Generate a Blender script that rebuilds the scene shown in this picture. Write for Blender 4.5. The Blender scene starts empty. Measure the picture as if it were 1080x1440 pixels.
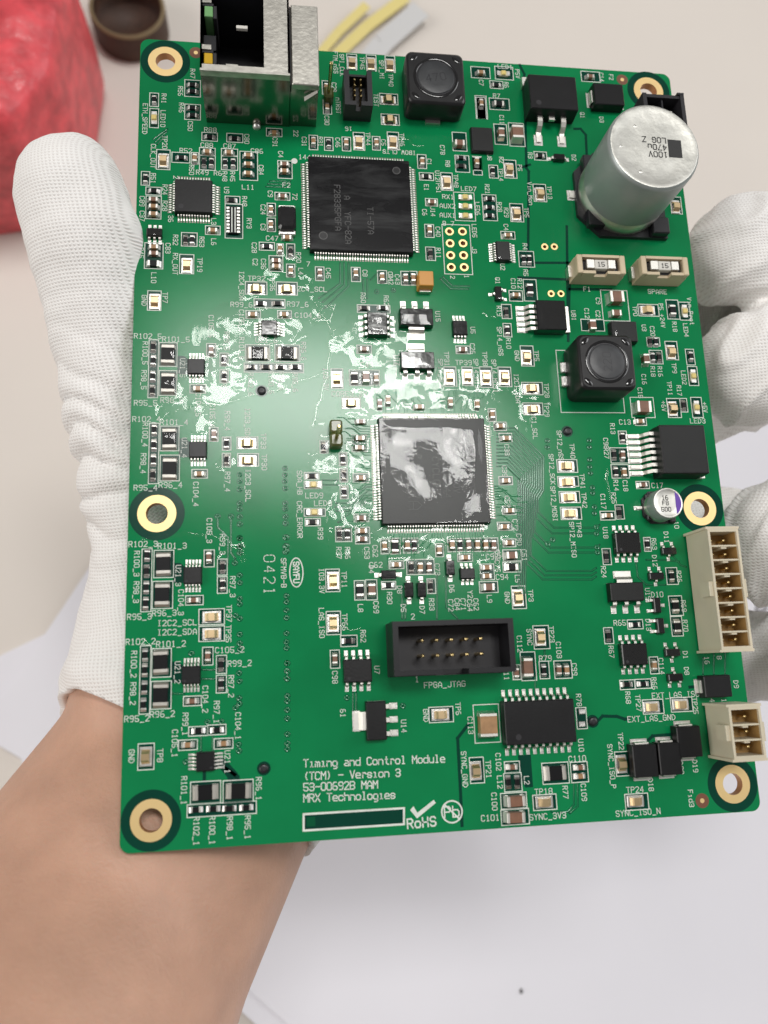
import bpy, bmesh, math, random
from mathutils import Vector, Matrix, noise

# ------------------------------------------------------------------ camera, light, exposure
ZB = 0.150                       # height of the board above the table top (metres)
CAM_LOC = (-0.029702, -0.048011, 0.138011)
CAM_RIGHT, CAM_UP, CAM_BACK = (0.990795, -0.037931, 0.129947), (0.011444, 0.979974, 0.198796), (-0.134885, -0.195479, 0.971388)
LENS = 27.6389
scene = bpy.context.scene
col = scene.collection
cam_data = bpy.data.cameras.new('camera')
cam = bpy.data.objects.new('camera', cam_data); col.objects.link(cam)
cam.matrix_world = Matrix((
    (CAM_RIGHT[0], CAM_UP[0], CAM_BACK[0], CAM_LOC[0]),
    (CAM_RIGHT[1], CAM_UP[1], CAM_BACK[1], CAM_LOC[1]),
    (CAM_RIGHT[2], CAM_UP[2], CAM_BACK[2], CAM_LOC[2] + ZB),
    (0, 0, 0, 1)))
cam_data.sensor_fit = 'VERTICAL'; cam_data.sensor_height = 36.0; cam_data.sensor_width = 27.0
cam_data.lens = LENS
cam_data.clip_start = 0.005; cam_data.clip_end = 20.0
cam_data.dof.use_dof = True; cam_data.dof.focus_distance = 0.149; cam_data.dof.aperture_fstop = 15.0
scene.camera = cam

world = bpy.data.worlds.new('World'); scene.world = world; world.use_nodes = True
bg = world.node_tree.nodes['Background']
bg.inputs[0].default_value = (1.0, 0.965, 0.93, 1); bg.inputs[1].default_value = 0.20

def area_lamp(name, loc, target, sx, sy, radiance, colour=(1, 0.985, 0.96)):
    l = bpy.data.lights.new(name, 'AREA'); l.shape = 'RECTANGLE'; l.size = sx; l.size_y = sy
    l.energy = radiance * math.pi * sx * sy; l.color = colour
    o = bpy.data.objects.new(name, l); col.objects.link(o)
    o.location = loc
    o.rotation_euler = (Vector(target) - Vector(loc)).to_track_quat('-Z', 'Y').to_euler()
    return o
area_lamp('ceiling_lamp', (0.01, 0.430, ZB + 1.2), (0, 0, ZB), 0.40, 0.21, 20.0)
area_lamp('ceiling_lamp', (0.25, 0.30, ZB + 1.2), (0, 0, ZB), 0.22, 0.19, 22.0)
area_lamp('side_fill', (-1.7, -0.2, ZB + 0.95), (0, 0, ZB), 1.4, 1.2, 3.5, (1, 0.965, 0.93))  # unseen panel added on the left for soft diffuse fill
area_lamp('side_fill', (1.7, 0.5, ZB + 1.0), (0, 0, ZB), 1.4, 1.2, 3.1, (0.98, 0.985, 1))  # matching fill panel added on the right, no real source there
scene.view_settings.view_transform = 'Standard'; scene.view_settings.look = 'None'
scene.view_settings.gamma = 1.0; scene.view_settings.exposure = 0.0
scene.view_settings.use_curve_mapping = False
scene.cycles.max_bounces = 8
scene.cycles.transparent_max_bounces = 16
scene.cycles.use_denoising = True
random.seed(7)
PI = math.pi
MM = 0.001

# ------------------------------------------------------------------ measured layout, millimetres from the board's centre
BW, BH, MARGIN = 110.424, 150.715, 4.807
HOLE_ML_Y, HOLE_MR_Y = -20.037, -20.259
CHIP_R = [
(-45.13,65.45,0),(-45.12,64,0),(-45.08,60.32,0),(-45.06,58.69,0),(-52.34,61.67,1),(-41.78,54.17,0),(-37.04,54.13,0),(-18.74,54.13,1),(7.86,52.42,0),(7.75,50.55,0),
(14.26,49.77,1),(16.36,69.81,0),(24.47,53.75,0),(13.19,43.46,0),(13.06,41.57,0),(12.94,39.74,0),(-47.04,49.36,0),(-42.82,48.6,1),(-41.43,48.68,1),(-38.82,48.7,1),
(-37.32,48.78,1),(-53.61,44.58,1),(-52.04,42.06,0),(-46.09,32.14,1),(-44.88,32.19,1),(-37.67,40.8,0),(-31.07,31.38,0),(-26.56,30.52,1),(0.48,47.79,0),(0.53,31.03,1),
(19.32,30.44,1),(20.46,30.48,1),(-32.31,19.67,0),(-29.14,19.76,0),(-34.14,7.08,0),(-31.4,7.12,0),(-28.78,7.15,0),(-26.08,7.19,0),(-51.57,10.72,1),(-51.52,8.06,1),
(-51.56,5.07,1),(-51.57,2.39,1),(-39.01,8.43,1),(-38.94,5.23,1),(-51.12,-4.93,1),(-51.13,-7.74,1),(-51.17,-10.5,1),(-51.21,-13.21,1),(-38.53,-7.47,1),(-38.49,-10.47,1),
(-23.4,-13.54,0),(-23.47,-21.98,0),(-21.19,-8.14,1),(-17.73,-10.47,1),(-17.64,-13.43,1),(-17.67,-16.58,1),(-18.7,-24.21,1),(-17.32,-24.23,1),(-12.87,19.26,0),
(-9.27,19.35,0),(14.94,19.04,1),(14.9,15.31,1),(43.91,13.55,1),(45.13,13.57,1),(52.21,10.62,1),(44.16,10.26,1),(45.47,10.28,1),(49.46,0.33,1),(36.19,-6.18,1),
(34.13,-9.64,1),(34.15,-13.03,1),(34.01,-20.96,1),(38.91,-27.01,1),(43.1,-33.08,1),(30.65,-29.17,1),(-51.88,-27.35,1),(-51.92,-30.12,1),(-51.92,-32.89,1),
(-51.96,-35.61,1),(-39.15,-29.66,1),(-39.14,-32.69,1),(-51.88,-44.23,1),(-51.89,-46.71,1),(-51.89,-49.56,1),(-51.98,-52.33,1),(-39.37,-46.27,1),(-39.36,-49.47,1),
(-43.03,-56.93,0),(-40.01,-56.93,0),(-43.34,-69.32,0),(-40.55,-69.34,0),(-37.98,-69.44,0),(-35.25,-69.46,0),(-5.29,-26.41,1),(3.11,-26.49,1),(-6.01,-30.4,1),
(-10.29,-33.53,0),(-2.73,-33.88,1),(-17.67,-43.03,0),(34.96,-41.85,0),(29.68,-43.68,1),(17.03,-49.37,1),(32.28,-52.42,0),(35.35,-52.45,0),(9.21,-67.93,1),
(10.78,-68.01,1),]
CHIP_LED = [
(-52.25,57.56,1),(18.05,72.52,0),(8.17,43.49,0),(8.09,41.5,0),(8,39.39,0),(-23.17,-15.13,0),(-23.11,-20.19,0),(51.97,20.14,1),(52.11,6.35,1),(52.02,-0.14,1),
]
CHIP_C = [
(-29.4,55.64,0),(-18.94,66.52,1),(-18.86,62.12,1),(-21.76,54.21,1),(-15.29,54.26,1),(-9.25,54.62,1),(13.19,72.27,0),(12.81,65.07,1),(-0.18,50.92,1),(11.07,51.53,1),
(36.99,73.05,0),(-44.53,49.23,1),(-42.19,50.75,0),(-38.11,50.82,0),(-34.43,50.39,0),(-34.44,48.47,0),(-34.45,46.48,0),(-27.51,48.85,0),(-27.53,47.36,0),
(-52.04,40.07,0),(-52.01,38.66,0),(-51.98,37.09,0),(-51.79,30.34,0),(-51.77,29.03,0),(-41.07,34.16,0),(-30.2,38.94,1),(-30.23,35.76,1),(-27.95,41.91,0),
(-27.19,33.21,0),(-28.54,30.9,1),(-29.33,28.32,0),(-29.28,27.18,0),(-26.59,26.4,1),(1.34,42,0),(0.56,36,1),(-21.12,26.01,1),(-14.26,26.3,1),(-9.2,25.62,1),
(16.34,35.41,0),(17.1,22.62,0),(-33.74,17.32,0),(-27.97,17.46,0),(-41.25,10.2,1),(-43.55,2.74,0),(-40.68,-5.82,1),(-43.2,-13.1,0),(-14.26,-3.35,0),(-14.49,-6.52,0),
(-14.65,-8.31,0),(-14.6,-13.98,0),(-14.74,-21.39,0),(-14.65,-23.74,0),(-14.7,-25.21,0),(-10.61,0.12,1),(-9.03,0.85,1),(-3.18,-0.44,0),(2.77,0.58,1),(7.89,0.19,1),
(10.68,-1.83,1),(-13.17,10.83,0),(5.75,11.05,0),(-11.11,5.19,1),(-4.65,25.52,1),(-3.14,25.64,1),(39.92,-3.07,0),(35.73,-9.79,1),(35.7,-13.18,1),(39.15,-15.65,0),
(31.67,-21.49,0),(12.07,-4.09,0),(13.08,-6.49,0),(12.41,-14.7,0),(12.74,-20.34,0),(11.55,-23.34,0),(12.23,-26.34,0),(-41.48,-27.9,1),(-43.97,-35.28,0),
(-41.56,-44.81,1),(-44.07,-52.06,0),(-44.69,-59.07,0),(-38.88,-59.12,0),(-10.71,-26.55,1),(-6.6,-26.42,1),(-0.82,-27.4,1),(1.6,-26.5,1),(4.63,-26.55,1),
(6.28,-26.58,1),(7.82,-26.6,1),(9.3,-26.63,1),(-8.75,-29.91,0),(-4.44,-30.46,1),(-2.83,-30.49,1),(3.91,-28.89,0),(7.72,-30.78,0),(7.62,-32.32,0),(-20.1,-46.03,1),
(11.91,-49.56,1),(19.72,-49.37,1),(21.15,-49.43,1),(37.71,-49.23,1),(9.98,-65.45,0),(22.14,-66.16,0),(22.01,-67.6,0),]
CHIP_TP = [
(-13.57,72.83,1),(-9.69,72.87,1),(-5.83,72.85,1),(-6.41,64.71,0),(-6.33,60.08,0),(-12.75,54.7,1),(-5.9,55.1,1),(17.76,50.23,1),(23.83,45.04,1),(18.53,40.41,1),
(52.85,43.46,1),(-50.42,48.59,1),(-45.8,26.97,1),(4.63,46.67,1),(-51.47,19.58,1),(-33.1,22.56,0),(-27.39,22.66,0),(-34.85,-7.41,0),(-34.79,-10.62,0),(-18.45,4.97,1),
(-15.92,0.27,0),(2.93,5.6,1),(6.39,5.72,1),(10.01,5.58,1),(18.34,9.82,1),(13.69,5.66,1),(18.83,3.47,0),(18.72,-0.74,0),(44.19,20.25,0),(48.14,11.38,1),
(47.09,-0.37,1),(24.49,-11.88,0),(24.35,-15,0),(24.44,-17.92,0),(24.35,-20.99,0),(-40.96,-38.22,0),(-40.95,-41.08,0),(-51.41,-60.62,1),(-20.05,-32.45,1),
(-20.24,-39.89,1),(-2.06,-56.16,0),(13.27,-36.36,1),(16.89,-43.54,1),(36.52,-56.57,0),(42.07,-56.38,0),(29.92,-66.06,1),(3.62,-65.78,1),(15.34,-71.56,0),
(31.8,-72.36,0),]
CHIP_C2 = [
(7.63,55.26,0),(16.49,58.15,1),(-13.04,5.17,1),(32.1,16.53,1),(37.21,19.16,0),(42.4,9.6,1),(12.43,-28.68,0),(-13.32,-34.25,1),(7.78,-34.34,0),]
CHIP_R2 = [
(16.61,65.29,0),(-51.82,27.07,0),(20.06,24.03,1),(-15.14,5.2,1),(49.43,20.34,1),(12.46,-30.76,0),(-8.82,-26.53,1),(-15.37,-34.29,1),(43.14,-38.64,1),(43.03,-42.4,1),
]
CHIP_C3 = [
(19.75,58.12,1),(37.4,22.36,0),(40.57,-0.43,0),]
CHIP_SH = [
(-32.85,9.75,0),(-27.46,9.84,0),(-48.94,9.3,1),(-48.85,3.78,1),(-48.47,-6.58,1),(-48.33,-12.04,1),(-49.14,-28.92,1),(-49.23,-34.19,1),(-49.3,-45.48,1),
(-49.21,-50.87,1),(-41.83,-66.68,0),(-36.49,-66.78,0),(17.68,-66.86,0),]
CHIP_C1206 = [
(13.84,-48.71,1),(10.06,-70.97,0),(9.81,-73.57,0),]
CHIP_C1210 = [
(5.97,-58.15,1),]
OUTLINES = [
(-45.13,64.85,3,3.71),(-45.08,59.58,2.98,3.38),(-52.39,61.82,1.66,2.97),(-52.31,57.78,1.66,4.15),(-41.8,54.35,2.94,1.81),(-37,54.39,3.07,1.9),(-29.39,56.07,3.02,1.76),
(-13.56,73.26,2,3.55),(-9.57,73.28,1.98,3.69),(-5.69,73.29,1.99,3.84),(-18.85,66.86,1.74,3.1),(-18.8,62.4,1.66,3.15),(-6.3,65.09,3.67,2.43),(-6.19,60.38,3.65,2.45),
(-21.74,54.28,1.67,3.2),(-18.73,54.13,1.68,2.88),(-15.21,54.32,1.69,3.09),(-12.69,55.08,2.22,3.93),(-9.22,54.83,1.56,3.03),(-5.78,55.57,2.28,3.96),(13.26,72.69,4.03,2.65),
(12.88,64.28,1.96,4.98),(7.85,56.19,2.88,4.23),(8.13,51.18,2.86,3.76),(-0.14,51.24,1.77,3.11),(11.23,50.93,1.84,4.18),(18.33,72.93,3.87,3.08),(16.5,70.02,2.79,1.77),
(12.9,64.47,2.37,5.37),(16.81,65.46,4.21,2.65),(16.61,58.4,2.66,4.68),(20,58.53,3.2,5.37),(37.27,73.45,4.11,2.47),(24.69,53.88,2.63,1.92),(18.05,50.53,2.59,4.08),
(14.52,49.76,1.87,2.9),(23.9,45.43,2.65,3.9),(13.19,41.64,2.87,5.72),(18.7,40.76,2.66,3.99),(53.19,43.95,2.19,3.88),(-50.45,48.92,2.5,4.22),(-47.19,49.53,3.34,2.18),
(-44.57,49.53,1.35,2.46),(-42.22,51.1,2.96,1.6),(-42.2,48.67,2.95,3.1),(-38,51.2,3.09,1.48),(-38,48.84,3.08,2.99),(-34.35,48.45,3.38,6.19),(-27.39,48.01,2.75,3.82),
(-53.66,44.76,1.56,2.88),(-52.13,42.16,2.81,1.63),(-52.07,38.72,2.79,4.72),(-51.83,28.82,3.32,5.23),(-45.43,32.39,2.87,2.77),(-45.85,27.34,2.58,3.89),(-41.11,34.46,2.73,1.8),
(-37.44,40.99,2.78,1.56),(-37.18,36.53,3.28,7.15),(-30.11,39.29,1.58,2.66),(-30.14,36.07,1.57,2.84),(-27.96,42.2,2.86,1.62),(-27.2,33.5,1.93,1.24),(-31.02,31.52,2.88,1.65),
(-28.52,31.12,1.22,2.04),(-26.54,30.71,1.57,3),(-29.35,27.99,2.6,3.23),(-26.6,26.66,1.56,2.66),(0.62,47.94,2.85,1.65),(4.73,47.03,2.34,3.91),(8.04,41.64,4.15,6.23),
(1.36,42.27,2.42,1.62),(0.62,36.02,1.77,2.79),(0.61,31.11,1.87,2.84),(6,32.25,5.57,10.64),(-21.11,26.17,1.65,2.86),(-14.2,26.24,1.74,2.96),(-9.13,25.88,1.79,2.7),
(11.23,51.37,1.84,2.93),(16.52,35.7,2.85,1.62),(19.96,30.64,3.12,3.4),(17.22,22.69,2.69,2.23),(20.24,23.96,2.64,4.6),(-51.57,19.85,2.4,3.87),(-33.09,22.86,4,2.58),
(-27.38,22.94,3.94,2.63),(-30.64,19.82,5.74,1.79),(-33.67,17.52,2.68,1.55),(-27.88,17.66,2.57,1.56),(-32.9,9.91,4.47,3.25),(-27.47,10,4.58,3.27),(-29.96,7.07,10.83,1.8),
(-51.5,6.63,1.68,11.05),(-48.95,9.37,3.19,4.59),(-48.9,3.9,3.1,4.73),(-41.29,10.34,1.65,2.59),(-38.98,8.55,1.49,2.51),(-38.97,5.34,1.48,2.48),(-43.62,2.87,2.77,1.65),
(-51.12,-9.18,1.67,11.06),(-48.45,-6.47,3.25,4.56),(-48.33,-11.88,3.32,4.7),(-40.77,-5.69,1.52,2.58),(-38.5,-7.41,1.52,2.43),(-38.53,-10.48,1.45,2.55),
(-43.17,-12.96,2.71,1.58),(-34.81,-7.27,3.69,2.17),(-34.71,-10.44,3.71,2.32),(-23.23,-15.11,3.14,1.36),(-23.45,-13.44,2.65,1.3),(-23.01,-20.14,3.78,1.44),
(-23.4,-21.93,2.72,1.34),(-14.61,-7.36,2.78,3.16),(-14.56,-13.9,2.79,1.72),(-14.69,-21.27,2.66,1.42),(-14.59,-24.49,2.59,3.01),(-21.12,-8.03,1.44,2.37),
(-17.67,-10.36,1.41,2.5),(-17.64,-13.35,1.44,2.58),(-17.66,-16.52,1.43,2.39),(-17.97,-24.19,2.87,2.7),(-11.02,19.22,6.27,1.59),(-13.11,11.01,2.79,1.66),
(5.93,11.22,2.78,1.58),(-18.35,5.13,2.16,3.87),(-13.24,5.34,5.64,3.09),(-15.86,0.44,3.42,2.11),(3.14,5.8,2.32,3.88),(6.5,5.89,2.08,3.78),(10.14,5.76,2.35,4.16),
(-4.6,25.76,1.73,2.9),(-3.01,25.81,1.45,2.91),(15.1,19.34,1.94,2.96),(14.98,15.44,1.61,2.79),(32.45,16.87,4.73,2.42),(37.53,21.17,5.55,6.55),(18.56,10.19,2.56,4.14),
(13.8,5.86,2.52,3.94),(19.06,3.56,4.09,2.49),(18.88,-0.53,3.89,2.37),(44.46,20.33,4.28,2.51),(49.66,20.63,2.54,4.13),(52.16,20.33,2.26,3.89),(44.73,13.61,2.69,1.76),
(48.4,11.81,2.51,3.89),(52.17,10.5,1.76,3.32),(52.28,6.52,1.99,3.99),(44.94,10.38,2.68,2.83),(41,-0.09,4.74,4.11),(40.3,-2.94,2.29,1.59),(47.49,-0.16,2.7,3.91),
(49.61,0.43,1.4,2.77),(52.3,-0.01,2.21,4.15),(30.83,5.13,12.84,12.67),(36.32,-6.16,1.63,2.55),(35.28,-9.74,3.6,3.01),(35.11,-12.88,3.45,2.64),(39.35,-15.58,2.61,1.4),
(24.7,-11.8,3.97,2.49),(24.62,-14.78,4.04,1.9),(24.64,-17.8,3.98,2.15),(24.65,-20.9,4,2.34),(31.77,-21.42,2.86,1.67),(34.22,-20.76,1.64,2.71),(39.04,-27.01,1.33,2.63),
(43.24,-33.07,2.21,3.14),(30.83,-29.18,1.61,3.01),(12.19,-4,2.39,1.63),(13.08,-6.26,2.48,1.75),(12.52,-14.56,2.58,1.58),(12.78,-20.19,2.6,1.6),(11.72,-23.16,2.75,1.5),
(12.39,-26.28,2.41,1.45),(10.78,-1.79,1.44,2.52),(12.76,-28.58,3.46,2.06),(12.6,-30.74,3.44,1.84),(-51.91,-31.62,1.68,10.74),(-49.08,-28.89,3.3,4.73),(-49.19,-34.21,3.36,4.65),
(-41.44,-28.09,1.72,2.97),(-39.21,-29.66,1.66,2.8),(-39.2,-32.76,1.66,2.87),(-43.88,-35.27,2.93,1.58),(-40.97,-38.16,4.27,2.66),(-40.95,-41.02,4.25,2.55),
(-51.8,-48.26,1.7,11.14),(-49.18,-45.6,3.16,4.72),(-49.17,-50.88,3.28,4.52),(-41.58,-44.78,1.74,2.98),(-39.31,-46.23,1.69,3.01),(-39.31,-49.48,1.68,2.89),
(-44.06,-52.05,2.89,1.56),(-43.09,-56.98,3.05,1.48),(-40.03,-56.89,2.95,1.6),(-44.71,-59.1,3.03,1.61),(-38.94,-59.16,3.07,1.65),(-51.39,-60.61,2.55,4.12),
(-41.81,-66.73,4.82,3.45),(-36.55,-66.82,4.87,3.47),(-39.17,-69.5,11.1,1.95),(-10.62,-26.54,1.5,2.67),(-8.75,-26.49,1.77,2.84),(-5.9,-26.46,2.79,2.68),
(-0.71,-27.39,1.46,2.35),(5.56,-26.52,9.41,2.44),(-8.67,-29.88,2.66,1.39),(-4.34,-30.36,5.03,2.72),(-10.2,-33.53,2.54,1.38),(-15.42,-34.27,1.8,3.41),(-13.31,-34.24,1.97,3.58),
(-2.52,-33.85,1.51,2.64),(3.93,-28.86,2.73,1.41),(7.89,-31.51,2.57,2.85),(7.97,-34.27,3.41,2),(-20.12,-32.41,2.43,3.97),(-20.16,-39.85,2.5,4.01),(-17.57,-43.02,2.86,1.9),
(-20.07,-46.05,1.59,3.07),(-1.93,-56.15,4.26,2.57),(13.46,-36.26,2.58,4.09),(35.07,-41.77,2.95,1.67),(29.78,-43.65,1.72,2.88),(17.1,-43.52,2.91,4.12),(14.3,-48.53,2.71,4.98),
(12.07,-49.5,1.45,2.56),(17.2,-49.29,1.77,3.05),(20.65,-49.34,3.22,3.1),(43.37,-38.6,2.59,3.63),(43.12,-42.36,2.17,3.59),(37.91,-49.25,1.64,3),(32.45,-52.48,2.79,1.65),
(35.48,-52.43,3.04,1.63),(36.91,-56.51,3.94,2.48),(42.39,-56.38,4.15,2.49),(30.13,-66.01,2.56,4.1),(6.09,-58.01,4.54,6.42),(23.33,-57.9,1.87,3.63),(3.83,-65.69,2.46,4.23),
(10.09,-65.5,2.69,1.86),(10.06,-68.01,3.1,3.02),(9.99,-71.01,4.55,2.55),(10.04,-73.67,4.89,2.5),(17.79,-66.92,4.75,3.51),(22.12,-66.98,3.08,3.38),(15.48,-71.6,4.17,2.5),
(32.12,-72.49,4.23,2.68),]
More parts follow.
